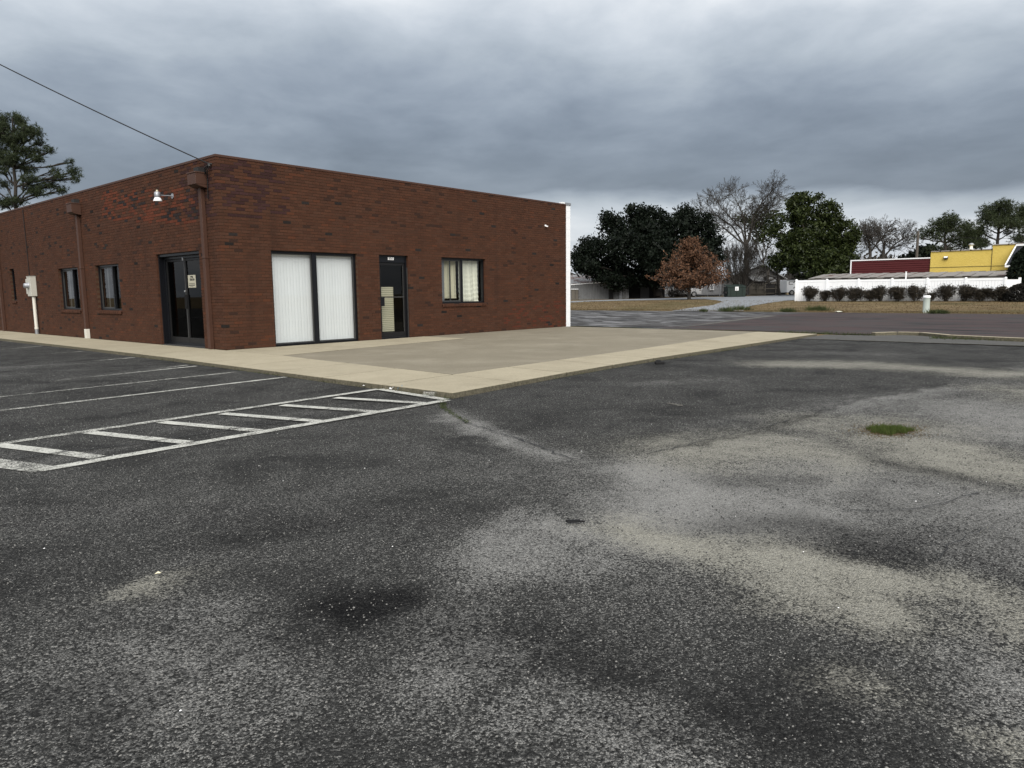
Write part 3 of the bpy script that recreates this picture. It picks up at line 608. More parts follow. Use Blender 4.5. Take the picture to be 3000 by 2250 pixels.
# big shop window
u0, u1, _, z1 = front_open[0]; z0 = SL
mb = frame_rect(MB(), 'front', u0, u1, z0, z1, .05, .075, .165); bar(mb, 'front', 2.285, 2.40, z0+.05, z1-.05, .07, .166)
w1 = mb.build('shop_window', M_['black_frame'], bld, bevel=.004)
pane('pane', 'front', u0+.05, 2.285, z0+.05, z1-.05, .12, M_['clear_glass'], w1); pane('pane', 'front', 2.40, u1-.05, z0+.05, z1-.05, .12, M_['clear_glass'], w1)
frame_rect(MB(), 'front', u0+.052, 2.284, z0+.052, z1-.052, .022, .10, .118).build('glazing_bead', M_['grey_alu'], w1); frame_rect(MB(), 'front', 2.402, u1-.052, z0+.052, z1-.052, .022, .10, .118).build('glazing_bead', M_['grey_alu'], w1)
for a, b, lab in ((u0+.03, 2.335, 'white vertical blind closed behind the left pane of the shop window'), (2.36, u1-.03, 'white vertical blind closed behind the right pane of the shop window')):
    vb = empty('vertical_blind', ((a+b)/2, .205, z0+.03), lab, 'blind')
    MB().box(a, b, .18, .23, z1-.07, z1-.02).build('head_rail', M_['white_pvc'], vb)
    n = int((b-a)/.080)
    for i in range(n):
        c = a+(i+.5)*(b-a)/n; an = math.radians(7+br.uniform(-2.5, 2.5)); e = np.array([math.cos(an), math.sin(an), 0])*.0465; cc_ = np.array([c, .205, 0])
        nrm = np.array([-e[1], e[0], 0])/.046*.0015
        sl = MB()
        P = [cc_-e, cc_-e*.4-nrm, cc_+e*.4-nrm, cc_+e]
        for q0, q1 in zip(P[:-1], P[1:]): sl.quad(q0+UP*(z0+.035), q1+UP*(z0+.035), q1+UP*(z1-.07), q0+UP*(z1-.07))
        sl.build('slat', M_['blind'], vb)
# entrance door with the street number
u0, u1, _, z1 = front_open[1]
mb = frame_rect(MB(), 'front', u0, u1, z0-.01, z1, .045, .07, .165); bar(mb, 'front', u0+.045, u1-.045, 2.06, z1-.045, .08, .15)
door = mb.build('entrance_door', M_['black_frame'], bld, bevel=.003)
lf = frame_rect(MB(), 'front', u0+.048, u1-.048, z0+.012, 2.055, .065, .10, .14); bar(lf, 'front', u0+.113, u1-.113, z0+.077, z0+.16, .101, .139)
lf.build('door_leaf', M_['bronze_frame'], door, bevel=.003)
pane('pane', 'front', u0+.113, u1-.113, z0+.16, 1.99, .12, M_['grey_glass'], door)
MB().box(u0+.10, u1-.113, .082, .098, 1.15, 1.175).build('push_bar', M_['grey_alu'], door)
MB().box(u0+.05, u0+.20, .075, .10, .93, 1.17).build('lock_case', M_['black_frame'], door, bevel=.003)
MB().box(u1-.128, u1-.114, .094, .10, z0+.16, 1.99).build('glass_stop', M_['grey_alu'], door)
MB().box(u1-.012, u1-.002, .04, .069, z0, z1-.3).build('weather_strip', M_['grey_alu'], door)
def text_mesh(s, size):
    cu = bpy.data.curves.new('t', 'FONT'); cu.body = s; cu.size = size; cu.align_x = 'CENTER'; cu.align_y = 'CENTER'; cu.extrude = .0015
    o = bpy.data.objects.new('t', cu); COL.objects.link(o); dg = bpy.context.evaluated_depsgraph_get(); dg.update()
    me = bpy.data.meshes.new_from_object(o.evaluated_get(dg)); bpy.data.objects.remove(o); return me
np_ = MB().box(4.585, 4.782, .0705, .0785, 2.127, 2.217); tm = text_mesh('852', .098)
np_.mat(1); k0 = len(np_.v)
for vv in tm.vertices: np_.v.append((4.6835+vv.co.x*.92, .069-vv.co.z, 2.172+vv.co.y))
for p in tm.polygons: np_.f.append(tuple(k0+i for i in p.vertices)); np_.m.append(1); np_.sm.append(False)
np_.build('number_plate', [M_['white_print'], M_['ink']], door)
# slatted cream shelf unit standing just inside the door
su = empty('slatted_panel', (4.80, .42, SL+.01), 'cream slatted panel standing just inside the numbered glass door', 'panel')
for i in range(24):
    zz_ = .245+i*.0497; MB().box(4.60, 5.005, .405, .417, zz_, zz_+.042).build('slat', M_['slat_cream'], su)
MB().box(4.60, 5.005, .418, .44, SL+.012, 1.44).build('backing', M_['ink'], su)
# sliding window with curtain
def slider(wall, op, split, outer_low, frame_m, name='sliding_window'):
    u0, u1, z0, z1 = op; d = .075
    mb = frame_rect(MB(), wall, u0, u1, z0, z1, .045, d, d+.09); bar(mb, wall, split-.03, split+.03, z0+.045, z1-.045, d+.002, d+.06)
    w = mb.build(name, M_['black_frame'], bld, bevel=.003)
    a, b = (u0+.045, split-.03) if outer_low else (split+.03, u1-.045)
    frame_rect(MB(), wall, a, b, z0+.047, z1-.047, .035, d+.03, d+.055).build('sash', frame_m, w)
    m_ = (a+b)/2; bar(MB(), wall, m_-.02, m_+.02, z0+.08, z1-.08, d+.058, d+.075).build('sash_stile', frame_m, w)
    pane('pane', wall, u0+.045, split-.03, z0+.045, z1-.045, d+.062 if not outer_low else d+.045, M_['grey_glass'], w); pane('pane', wall, split+.03, u1-.045, z0+.045, z1-.045, d+.045 if not outer_low else d+.062, M_['clear_glass'], w)
    return w
def sill(wall, op, w, h=.092):
    mb = MB(); u = op[0]-.02; n = int((op[1]-op[0]+.03)/.0677); st = (op[1]-op[0]+.03)/n
    cs = []
    for i in range(n):
        a, b = op[0]-.015+i*st, op[0]-.015+(i+1)*st-.009; zt, zb = op[2]-.004, op[2]-h
        if wall == 'front': mb.prism([(a, -.03, zb), (a, -.03, zt-.022), (a, .075, zt), (a, .075, zb)], (b-a, 0, 0))
        else: mb.prism([(-.03, a, zb), (-.03, a, zt-.022), (.075, a, zt), (.075, a, zb)], (0, b-a, 0))
        cs += [PAL[br.integers(5)]*br.uniform(.8, 1.15)]*8
    o = mb.build('window_sill', brick_all, w); at = o.data.attributes.new('bc', 'FLOAT_COLOR', 'POINT'); at.data.foreach_set('color', np.concatenate([np.array(cs), np.ones((len(cs), 1))], 1).astype(np.float32).ravel())
    m2 = MB(); bar(m2, wall, op[0]-.015, op[1]+.01, op[2]-h+.006, op[2]-.028, -.022, .07); m2.build('sill_bed', M_['mortar'], w)
w2 = slider('front', front_open[2], 7.32, True, M_['grey_alu']); sill('front', front_open[2], w2)
def curtain(name, wall, u0, u1, z0, z1, d, amp, mat, label, waves=7, tilt=0.0, rip=0.0):
    nu, nz = 70, 26; V = []
    for i in range(nu+1):
        for j in range(nz+1):
            f, g = i/nu, j/nz; u = u0+(u1-u0)*f + tilt*(1-g)*math.sin(f*3); ph = f*waves*2*math.pi
            dd = d + amp*(math.sin(ph+.6*math.sin(3*g))+.4*math.sin(2.3*ph+g*2)) + rip*math.sin(g*55+2*math.sin(f*4))*(1-g)**.5
            V.append((u, dd, z0+(z1-z0)*g) if wall == 'front' else (dd, u, z0+(z1-z0)*g))
    a = np.arange((nu+1)*(nz+1)).reshape(nu+1, nz+1); F = np.stack([a[:-1, :-1].ravel(), a[1:, :-1].ravel(), a[1:, 1:].ravel(), a[:-1, 1:].ravel()], 1)
    b = ((u0+u1)/2, d, z0) if wall == 'front' else (d, (u0+u1)/2, z0)
    return tag(np_mesh(name, V, F, mat, base=b, smooth=True), label, 'curtain')
curtain('curtain', 'front', 7.36, 8.17, 1.0, 2.19, .26, .012, M_['curtain'], 'pale rippled curtain in the right half of the front sliding window', 3, .05, .012)
curtain('curtain', 'front', 6.75, 7.28, 1.10, 2.17, .30, .02, M_['slat_cream'], 'cream curtain behind the left half of the front sliding window', 2, 0, .004)
curtain('curtain', 'front', 6.40, 6.76, 1.0, 2.19, .24, .01, M_['galvanised'], 'grey curtain edge at the far left of the front sliding window', 1)
# windows and doors of the side wall
for op, sp in ((side_open[1], 6.12), (side_open[2], 9.10)):
    w = slider('side', op, sp, False, M_['grey_alu']); sill('side', op, w)
curtain('curtain', 'side', 5.50, 6.02, .90, 2.05, .28, .012, M_['curtain'], 'pale curtain in the side window nearest the glass double doors', 3, .02, .006)
curtain('curtain', 'side', 8.46, 8.75, .90, 2.05, .30, .012, M_['galvanised'], 'grey curtain in the side window beyond the middle downspout', 2)
fr = frame_rect(MB(), 'side', *side_open[3], .04, .075, .16).build('narrow_window', M_['black_frame'], bld); pane('pane', 'side', 14.42, 14.88, side_open[3][2]+.04, side_open[3][3]-.04, .11, M_['dark_glass'], fr); sill('side', side_open[3], fr)
ps = empty('window_poster', (.165, 8.62, 1.0), 'white poster with dark marks in the far side window', 'poster')
MB().box(.160, .164, 8.47, 8.72, 1.32, 1.93).build('sheet', M_['white_print'], ps)
MB().box(.157, .1595, 8.55, 8.60, 1.82, 1.88).box(.157, .1595, 8.52, 8.56, 1.52, 1.58).box(.157, .1595, 8.60, 8.64, 1.40, 1.44).build('print', M_['ink'], ps)
ps = empty('window_notice', (.165, 9.3, .93), 'small red and white notice low in the far side window', 'notice')
MB().box(.166, .169, 9.18, 9.40, 1.30, 1.45).build('heading', M_['red_print'], ps); MB().box(.166, .169, 9.18, 9.40, .93, 1.299).build('sheet', M_['white_print'], ps)
mb = MB()
for i in range(6): mb.box(.1635, .1655, 9.20, 9.38-.04*(i % 3), .98+i*.05, 1.0+i*.05)
mb.build('print', M_['ink'], ps)
# glass double doors, set back in a black metal surround
a, b, _, z1 = side_open[0]; z0 = SL-.005
mb = MB().box(.05, .30, a, a+.03, z0, z1).box(.05, .30, b-.03, b, z0, z1).box(.05, .30, a+.03, b-.03, z1-.06, z1)
frame_rect(mb, 'side', a+.03, b-.03, z0, z1-.06, .06, .16, .29)
dd = mb.build('double_door', M_['black_frame'], bld, bevel=.004)
ml = 2.13
for (p, q_) in ((a+.092, ml-.002), (ml+.002, b-.092)):
    lf = frame_rect(MB(), 'side', p, q_, z0+.012, z1-.125, .055, .19, .235); bar(lf, 'side', p+.055, q_-.055, z0+.067, z0+.20, .191, .234)
    lf.build('door_leaf', M_['bronze_frame'], dd, bevel=.003)
    pane('pane', 'side', p+.055, q_-.055, z0+.20, z1-.18, .213, M_['dark_glass'], dd)
    MB().box(.165, .185, (q_ if p < ml-.5 else p)-.03 if p < ml-.5 else p+.03, (q_ if p < ml-.5 else p)-.012 if p < ml-.5 else p+.048, .95, 1.28).build('pull_handle', M_['dark_rubber'], dd)
MB().box(.180, .189, ml-.012, ml+.012, z0+.2, z1-.2).build('meeting_stile', M_['grey_alu'], dd)
MB().tube((.155, ml+.01, 1.36), (.189, ml+.01, 1.36), .022, k=12).build('lock_cylinder', M_['bright_alu'], dd)
MB().box(.150, .188, ml-.01, ml+.02, z1-.17, z1-.10).build('door_catch', M_['bright_alu'], dd)
MB().box(.02, .30, a, b, SL-.03, SL+.012).build('threshold', M_['grey_alu'], dd)
ns = empty('paper_notice', (.209, 1.86, 1.44), 'yellowed paper notice taped inside the right glass door', 'notice')
MB().box(.2085, .2105, 1.66, 2.04, 1.44, 1.73).build('sheet', M_['paper'], ns)
mb = MB()
for y_, w_, zz_, h_ in ((1.85, .12, 1.675, .03), (1.80, .05, 1.665, .02), (1.92, .04, 1.60, .055), (1.85, .05, 1.60, .05), (1.78, .04, 1.60, .055), (1.73, .03, 1.605, .04), (1.85, .28, 1.532, .010), (1.85, .30, 1.488, .018), (1.87, .14, 1.462, .006)): mb.box(.206, .2083, y_-w_/2, y_+w_/2, zz_, zz_+h_)
mb.build('print', M_['ink'], ns)
# downspouts with their conductor heads
for yc, white, zb in ((.60, False, SL), (7.93, True, SL+.27), (15.95, False, SL)):
    ds = MB().box(-.095, -.004, yc-.06, yc+.06, zb, 3.60).box(-.103, -.003, yc-.068, yc+.068, 2.05, 2.09).build('downspout', M_['brown_metal'], bld, bevel=.008)
    MB().prism([(-.25, yc-.19, 3.60), (-.25, yc+.19, 3.60), (-.25, yc+.19, 3.83), (-.25, yc-.19, 3.83)], (.246, 0, 0)).box(-.262, -.003, yc-.20, yc+.20, 3.831, 3.858).prism([(-.25, yc-.19, 3.599), (-.004, yc-.19, 3.599), (-.004, yc-.19, 3.53), (-.16, yc-.19, 3.56)], (0, .38, 0)).build('conductor_head', M_['brown_metal'], ds, bevel=.006)
    MB().box(-.14, -.002, yc-.10, yc+.10, 3.86, 3.97).build('scupper', M_['dark_cap'], ds)
    if white: MB().box(-.105, -.003, yc-.07, yc+.07, SL, SL+.268).build('boot', M_['white_pvc'], ds, bevel=.004)
# service drop: insulator, mast clamp and the cable coming down to it
wb = np.array([-.06, .17, 4.0]); far = at_d(0, 165, 16.0); ext = wb+(far-wb)*2.6
sw = empty('service_cable', wb, 'black overhead cable running up from the brick corner out of the picture', 'cable')
pts = [wb+(ext-wb)*s-UP*.55*4*s*(1-s)*.35 for s in np.linspace(0, 1, 40)]
MB().path(pts, .013, 6).build('cable', M_['dark_rubber'], sw)
MB().tube((.0, .17, 4.0), (-.08, .17, 4.0), .02, k=8).tube((-.055, .17, 4.0), (-.055, .17, 3.95), .028, k=8).build('insulator', M_['grey_alu'], sw)
MB().path([(-.05, .19, 3.99), (-.10, .28, 3.93), (-.06, .36, 3.80), (-.03, .38, 3.90), (-.02, .30, 3.98)], .012).path([(-.05, .15, 3.99), (-.08, .22, 3.86), (-.03, .33, 3.72), (-.02, .38, 3.3)], .010).build('drip_loop', M_['dark_rubber'], sw)
# wall lamp
ly = 2.08
lp = empty('wall_lamp', (0, ly, 3.5), 'galvanised wall lamp with white shade high on the side wall', 'lamp')
MB().tube((.0, ly, 3.52), (-.285, ly, 3.51), .014, k=8).tube((.002, ly, 3.52), (-.012, ly, 3.52), .06, k=12).build('bracket', M_['galvanised'], lp)
MB().lathe((-.34, ly, 3.38), [(.058, .075), (.064, .10), (.066, .185), (.045, .205), (.0, .21)], 16).build('ballast_housing', M_['galvanised'], lp)
MB().lathe((-.34, ly, 3.38), [(.094, -.005), (.096, .0), (.060, .075), (.057, .075), (.09, .0)], 18).build('shade', M_['white_paint'], lp)
MB().lathe((-.34, ly, 3.38), [(.0, -.025), (.04, -.015), (.052, .008), (.045, .045)], 14).build('lens', M_['clear_glass'], lp)
MB().tube((-.34, ly, 3.59), (-.34, ly, 3.625), .022, k=10).build('photocell', M_['slat_cream'], lp)
# electric meter with its conduit
em = empty('electric_meter', (-.07, 12.3, SL), 'grey electric meter cabinet on a white conduit by the side wall', 'meter')
MB().box(-.17, -.004, 12.16, 12.52, 1.30, 1.93).box(-.18, -.003, 12.15, 12.53, 1.931, 1.945).build('cabinet', M_['grey_box'], em, bevel=.008)
MB().box(-.11, -.004, 12.525, 12.86, 1.37, 1.86).build('breaker_box', M_['grey_box'], em, bevel=.008)
MB().lathe((-.17, 12.36, 1.64), [(.10, .0), (.10, .03), (.085, .035), (.08, .12), (.06, .135), (0, .14)], 16, (-1, 0, 0)).build('meter_dial', M_['galvanised'], em)
MB().tube((-.08, 12.27, SL+.16), (-.08, 12.27, 1.295), .05, k=14).tube((-.08, 12.27, SL+.16), (-.08, 12.27, SL+.22), .058, k=14).build('conduit', M_['white_pvc'], em)
MB().tube((-.08, 12.27, SL), (-.08, 12.27, SL+.155), .054, k=14).build('conduit_foot', M_['galvanised'], em)
MB().path([(-.012, 12.75, 1.86), (-.012, 12.75, 2.6), (-.012, 12.8, 4.10)], .012).build('feed_wire', M_['dark_rubber'], em)
# small camera near the white corner
c_ = at_y(1597, 661, 0)
sc = empty('security_camera', c_, 'tiny white security camera high near the right end of the facade', 'camera')
MB().tube(c_, c_+[0, -.03, 0], .03, k=10).build('mount', M_['white_paint'], sc); MB().tube(c_+[-.01, -.03, -.02], c_+[.03, -.10, -.035], .022, k=10).build('body', M_['white_paint'], sc); MB().tube(c_+[.0305, -.101, -.0353], c_+[.033, -.106, -.0365], .015, k=10).build('eye', M_['dark_rubber'], sc)

# ------------------------------------------------------------------ growing things: helpers
def quads(C_, s, r, aspect=1.7, flat=0.0):
    n = len(C_); a = r.normal(size=(n, 3)); a /= np.linalg.norm(a, axis=1)[:, None]
    b = r.normal(size=(n, 3)); b[:, 2] *= (1-flat); b -= (b*a).sum(1)[:, None]*a; b /= np.linalg.norm(b, axis=1)[:, None]
    s = (s*r.uniform(.6, 1.35, n))[:, None]; l, w = a*s*aspect*.5, b*s*.5
    V = np.stack([C_-l, C_+w*.9-l*.1, C_+l, C_-w*.9-l*.1], 1).reshape(-1, 3); return V, np.arange(4*n).reshape(n, 4)
def clumps(lobes, n_clump, per, cr, r, shell=.55):
    out = []; wts = np.array([l[1][0]*l[1][1] for l in lobes]); wts = wts/wts.sum()
    for (c, (rx, rz, rd)), k in zip(lobes, np.maximum(3, (wts*n_clump).astype(int))):
        d = r.normal(size=(k, 3)); d /= np.linalg.norm(d, axis=1)[:, None]; rad = r.uniform(shell, 1.0, k)**.6
        p = np.array(c) + (RV[None]*(d[:, :1]*rx) + FV[None]*(d[:, 1:2]*rd) + UP[None]*(d[:, 2:]*rz))*rad[:, None]
        q = np.repeat(p, per, 0) + r.normal(size=(k*per, 3))*cr*np.array([1, 1, .75]); out.append(q)
    return np.concatenate(out)
def px_lobes(L, depth, sc, ox, oy, r, deep=.55):
    out = []
    for l in L:
        x_, y_, rr = l[0]/sc+ox, l[1]/sc+oy, l[2]/sc; ry_ = (l[3] if len(l) > 3 else l[2]*.85)/sc
        k = depth/FPX; out.append((at_d(x_, y_, depth)+FV*r.uniform(-1, 1)*rr*k*deep*1.6, (rr*k, ry_*k, rr*k*(.8+deep*.5))))
    return out
def seg_mesh(name, segs, mat, parent):
    s = np.array(segs, float); p0, p1, r0, r1 = s[:, :3], s[:, 3:6], s[:, 6], s[:, 7]; d = p1-p0; d /= np.linalg.norm(d, axis=1)[:, None]+1e-9
    ref = np.where(np.abs(d[:, 2:]) < .9, UP[None], np.array([[1., 0, 0]])); a = np.cross(d, ref); a /= np.linalg.norm(a, axis=1)[:, None]; b = np.cross(d, a)
    Vs, Fs, off = [], [], 0
    for big in (True, False):
        m_ = (r0 > .05) == big
        if not m_.any(): continue
        k = 7 if big else 3; th = np.arange(k)*2*math.pi/k; ring = a[m_][:, None]*np.cos(th)[None, :, None]+b[m_][:, None]*np.sin(th)[None, :, None]
        V = np.concatenate([p0[m_][:, None]+ring*r0[m_][:, None, None], p1[m_][:, None]+ring*r1[m_][:, None, None]], 1); n = len(V)
        f = np.array([(i, (i+1) % k, (i+1) % k+k, i+k) for i in range(k)]); Fs.append((f[None]+2*k*np.arange(n)[:, None, None]).reshape(-1, 4)+off); Vs.append(V.reshape(-1, 3)); off += V.size//3
    return np_mesh(name, np.concatenate(Vs), np.concatenate(Fs), mat, parent=parent, smooth=True)
def grow(segs, p, d, L, r, lev, rnd, up=.12, spread=.6, ratio=.72, rmin=.014, kids=(2, 3), wob=.16, side=2, tips=None):
    p, d = np.array(p, float), np.array(d, float)/np.linalg.norm(d); n = 4 if lev > 1 else 3
    pts = [p]; rr = [r]
    for i in range(n):
        d = d + np.array([rnd.gauss(0, wob), rnd.gauss(0, wob), rnd.gauss(0, wob)*.7+up*.5]); d /= np.linalg.norm(d)
        q = pts[-1]+d*L/n; r2 = max(rmin, r*(1-.45*(i+1)/n)); segs.append((*pts[-1], *q, rr[-1], r2)); pts.append(q); rr.append(r2)
        if lev > 0 and i >= 1 and side:
            for _ in range(side if i < n-1 else 0):
                if rnd.random() < .62:
                    t_ = np.array([rnd.gauss(0, 1), rnd.gauss(0, 1), rnd.gauss(0, .6)]); t_ -= d*(t_@d); t_ /= np.linalg.norm(t_)+1e-9
                    grow(segs, q, d*.55+t_*spread*1.15+UP*up, L*ratio*rnd.uniform(.5, .85), r2*.55, lev-1 if lev < 3 else lev-2, rnd, up, spread, ratio, rmin, kids, wob, side, tips)
    if lev > 0:
        for _ in range(rnd.randint(*kids)):
            t_ = np.array([rnd.gauss(0, 1), rnd.gauss(0, 1), rnd.gauss(0, .7)]); t_ -= d*(t_@d); t_ /= np.linalg.norm(t_)+1e-9
            grow(segs, pts[-1], d+t_*spread*rnd.uniform(.6, 1.1)+UP*up, L*ratio*rnd.uniform(.8, 1.1), rr[-1]*.75, lev-1, rnd, up, spread, ratio, rmin, kids, wob, side, tips)
    elif tips is not None: tips.append(pts[-1])
def limb(segs, a, b, r0, r1, rnd, n=7, wob=.06):
    a, b = np.array(a, float), np.array(b, float); L = np.linalg.norm(b-a); P = [a+(b-a)*i/n+np.array([rnd.gauss(0, 1), rnd.gauss(0, 1), rnd.gauss(0, .6)])*L*wob*.35*(0 < i < n) for i in range(n+1)]
    for i in range(n): segs.append((*P[i], *P[i+1], r0+(r1-r0)*i/n, r0+(r1-r0)*(i+1)/n))
    return P
def tufts(C_, length, per, w, r):
    n = len(C_)*per; c = np.repeat(C_, per, 0); d = r.normal(size=(n, 3)); d[:, 2] += .35; d /= np.linalg.norm(d, axis=1)[:, None]
    s = np.cross(d, r.normal(size=(n, 3))); s /= np.linalg.norm(s, axis=1)[:, None]; l = (length*r.uniform(.7, 1.2, n))[:, None]
    V = np.stack([c-s*w, c+s*w, c+d*l], 1).reshape(-1, 3); return V, np.arange(3*n).reshape(n, 3)

def leaf_tree(name, base, lobes, leafmat, label, barkmat='bark', n_clump=700, per=34, cr=.38, leaf=.26, trunk=.35, seed=1, shell=.45, aspect=1.7, fork=.25, limbs=True):
    r = np.random.default_rng(seed); rnd = random.Random(seed); base = np.array(base); t = empty(name, base, label, 'tree')
    V, F = quads(clumps(lobes, n_clump, per, cr, r, shell), leaf, r, aspect); np_mesh('crown', V, F, leafmat, parent=t)
    segs = []; ctr = sum(np.array(l[0]) for l in lobes)/len(lobes); top = np.array([*(base[:2]*.6+ctr[:2]*.4), base[2]+(ctr[2]-base[2])*fork*2])
    limb(segs, base-UP*.1, top, trunk, trunk*.7, rnd, 5, .03)
    if limbs:
        for l in lobes:
            s_ = top-(top-base)*rnd.uniform(0, .35); limb(segs, s_, np.array(l[0])+UP*l[1][1]*.3, trunk*.38, .03, rnd)
    seg_mesh('trunk', segs, M_[barkmat], t); return t
def pine_tree(name, base, lobes, label, seed, n_clump, per=9, needle=.3, cr=.30, width=.012, trunk=.3, top=None, twigs=True, shell=.25):
    r = np.random.default_rng(seed); rnd = random.Random(seed); base = np.array(base); t = empty(name, base, label, 'tree')
    C_ = clumps(lobes, n_clump, 1, cr, r, shell); V, F = tufts(C_, needle, per, width, r); np_mesh('needles', V, F, M_['pine_needle'], parent=t)
    segs = []; top = np.array(top); P = limb(segs, base-UP*.1, top, trunk, trunk*.25, rnd, 12, .012)
    for l in lobes:
        c = np.array(l[0]); k = int(np.clip((c[2]-1.2*l[1][1]-base[2])/(top[2]-base[2])*12, 2, 11)); Q = limb(segs, P[k], c, trunk*.30, .035, rnd, 6, .07)
        if twigs:
            for _ in range(9):
                e = c+(RV*rnd.gauss(0, .5)*l[1][0]+FV*rnd.gauss(0, .5)*l[1][2]+UP*rnd.gauss(0, .45)*l[1][1]); limb(segs, Q[rnd.randint(3, 6)], e, .04, .015, rnd, 3, .08)
    seg_mesh('trunk', segs, M_['bark'], t); return t

# ------------------------------------------------------------------ beyond the road: land's edge woods and sheds
r = np.random.default_rng(3); L = []
for px in np.arange(1500, 3150, 26):
    d = r.uniform(150, 200); k = d/FPX; top = 812+r.uniform(-16, 16); c = at_d(px, (top+862)/2, d); L.append((c, (34*k, (862-top)/2*k*1.15, 5)))
for x_, y_ in ((-60, 120), (-30, 150), (0, 170)): pass
V, F = quads(clumps(L, 1500, 14, 1.0, r, .2), .9, r); tag(np_mesh('far_woods', V, F, M_['woods']), 'hazy grey-brown line of bare woods on the horizon', 'woods', kind='stuff')

def frame_at(px, py, depth):                       # a spot square to the view, with its land height
    p = at_d(px, py, depth); p[2] = hgt(p[0], p[1]); return p
def wpt(px, py, d, dy=0): return at_d(px, py, d)+FV*dy
def span(pxa, pxb, d, z):                            # two ends of a wall standing across the view
    a, b = at_d(pxa, 855, d), at_d(pxb, 855, d); a[2] = b[2] = z; return a, b
def ribbed(mb, a, b, z0, z1, n, depth, back=.05):     # ribbed sheet wall between a and b
    d = (b-a)/n; nrm = -FV*depth
    for i in range(n):
        p = a+d*i; zz = lambda q, z: np.array([q[0], q[1], z])
        q = [p, p+d*.25+nrm, p+d*.5+nrm, p+d*.75, p+d]
        for u, w in zip(q[:-1], q[1:]): mb.quad(zz(u, z0), zz(w, z0), zz(w, z1), zz(u, z1))
    return mb
zsh = .40
sh = empty('metal_shed', span(1752, 1752, 80, zsh)[0], 'long ribbed grey metal shed with rusty roof left of the oak', 'shed')
a, b = span(1640, 1842, 80, zsh); ez = at_d(1700, 832.5, 80)[2]; rz = at_d(1709, 806, 85)[2]
ribbed(MB(), a, b, zsh-.1, ez, 44, .10).build('wall', M_['shed_metal'], sh)
mb = MB(); mb.quad(a+FV*10-UP*.1, a-UP*.1, np.array([*a[:2], ez]), np.array([*(a+FV*5)[:2], rz]), np.array([*(a+FV*10)[:2], ez])); mb.quad(b-UP*.1, b+FV*10-UP*.1, np.array([*(b+FV*10)[:2], ez]), np.array([*(b+FV*5)[:2], rz]), np.array([*b[:2], ez])); mb.build('gable_end', M_['shed_metal'], sh)
A, B_ = a-FV*.25, b-FV*.25; la = at_d(1672, 832, 79.8); A = np.array([*(la[:2]), 0]); A[2] = 0
mb = MB(); n = 34
for i in range(n):
    p, q = A+(B_-A)*i/n, A+(B_-A)*(i+1)/n; lift = .04 if i % 2 else 0
    pr, qr = p+FV*5.25, q+FV*5.25; z_ = lambda s, z: np.array([s[0], s[1], z])
    mb.prism([z_(p, ez+lift), z_(q, ez+lift), z_(qr, rz+lift), z_(pr, rz+lift)], (0, 0, .03)); pb, qb = pr+FV*5, qr+FV*5
    mb.prism([z_(pr, rz+lift), z_(qr, rz+lift), z_(qb, ez+lift), z_(pb, ez+lift)], (0, 0, .03))
mb.build('roof', M_['rusty_roof'], sh)
MB().obox(np.array([*(A-FV*.03)[:2], ez-.10]), (B_-A), FV*.03, UP*.10).build('eave_board', M_['white_paint'], sh)
for px0, px1, m_, py0 in ((1674, 1684.5, 'weathered_wood', 848), (1685.5, 1694, 'weathered_wood', 848), (1784, 1797, 'dark_boards', 842), (1814, 1822, 'siding', 851)):
    p, q = span(px0, px1, 79.8, zsh); zt = at_d(px0, py0, 79.8)[2]; MB().obox(p-FV*.06, q-p, FV*.05, UP*(zt-zsh)).build('shed_door', M_[m_], sh)
p, q = span(1672, 1695, 79.7, at_d(1680, 848, 79.7)[2]); MB().obox(p-FV*.05, q-p, FV*.05, UP*.07).build('door_track', M_['white_paint'], sh)

sb = empty('dark_shed', span(1890, 1890, 82, .40)[0], 'dark gabled board shed in the shade of the oak', 'shed')
a, b = span(1842, 1948, 82, .40); pk = (a+b)/2; ez2 = at_d(1842, 830, 82)[2]; pz = at_d(1895, 799, 82)[2]
mb = MB(); n = 24
for i in range(n):
    f0, f1 = i/n, (i+.94)/n; zt = lambda f: ez2+(pz-ez2)*(1-abs(2*f-1))
    p, q = a+(b-a)*f0, a+(b-a)*f1; mb.prism([p-UP*.1, q-UP*.1, np.array([*q[:2], zt(f1)]), np.array([*p[:2], zt(f0)])], FV*.04)
mb.build('front_wall', M_['dark_boards'], sb); MB().obox(a+FV*.05-UP*.1, b-a, FV*6, UP*(ez2-.4+.1)).build('body', M_['dark_boards'], sb)
mb = MB()
for s0, s1 in ((a-(b-a)*.03, pk), (b+(b-a)*.03, pk)):
    z0_, z1_ = ez2-.08, pz+.02; P = [np.array([*(s0-FV*.3)[:2], z0_]), np.array([*(s1-FV*.3)[:2], z1_]), np.array([*(s1-FV*.3)[:2], z1_+.09]), np.array([*(s0-FV*.3)[:2], z0_+.09])]; mb.prism(P, FV*6.5)
mb.build('roof', M_['galvanised'], sb)
p, q = span(1867, 1872, 81.9, at_d(1867, 859, 81.9)[2]); MB().obox(p-FV*.03, q-p, FV*.03, UP*.42).build('window', M_['ink'], sb)
p, q = span(1846, 1874, 81.9, .40); MB().obox(p-FV*.04, q-p, FV*.035, UP*1.35).build('double_doors', M_['dark_boards'], sb); p, q = span(1876, 1902, 81.9, .40); MB().obox(p-FV*.04, q-p, FV*.035, UP*1.35).build('double_doors', M_['grey_wall'], sb)

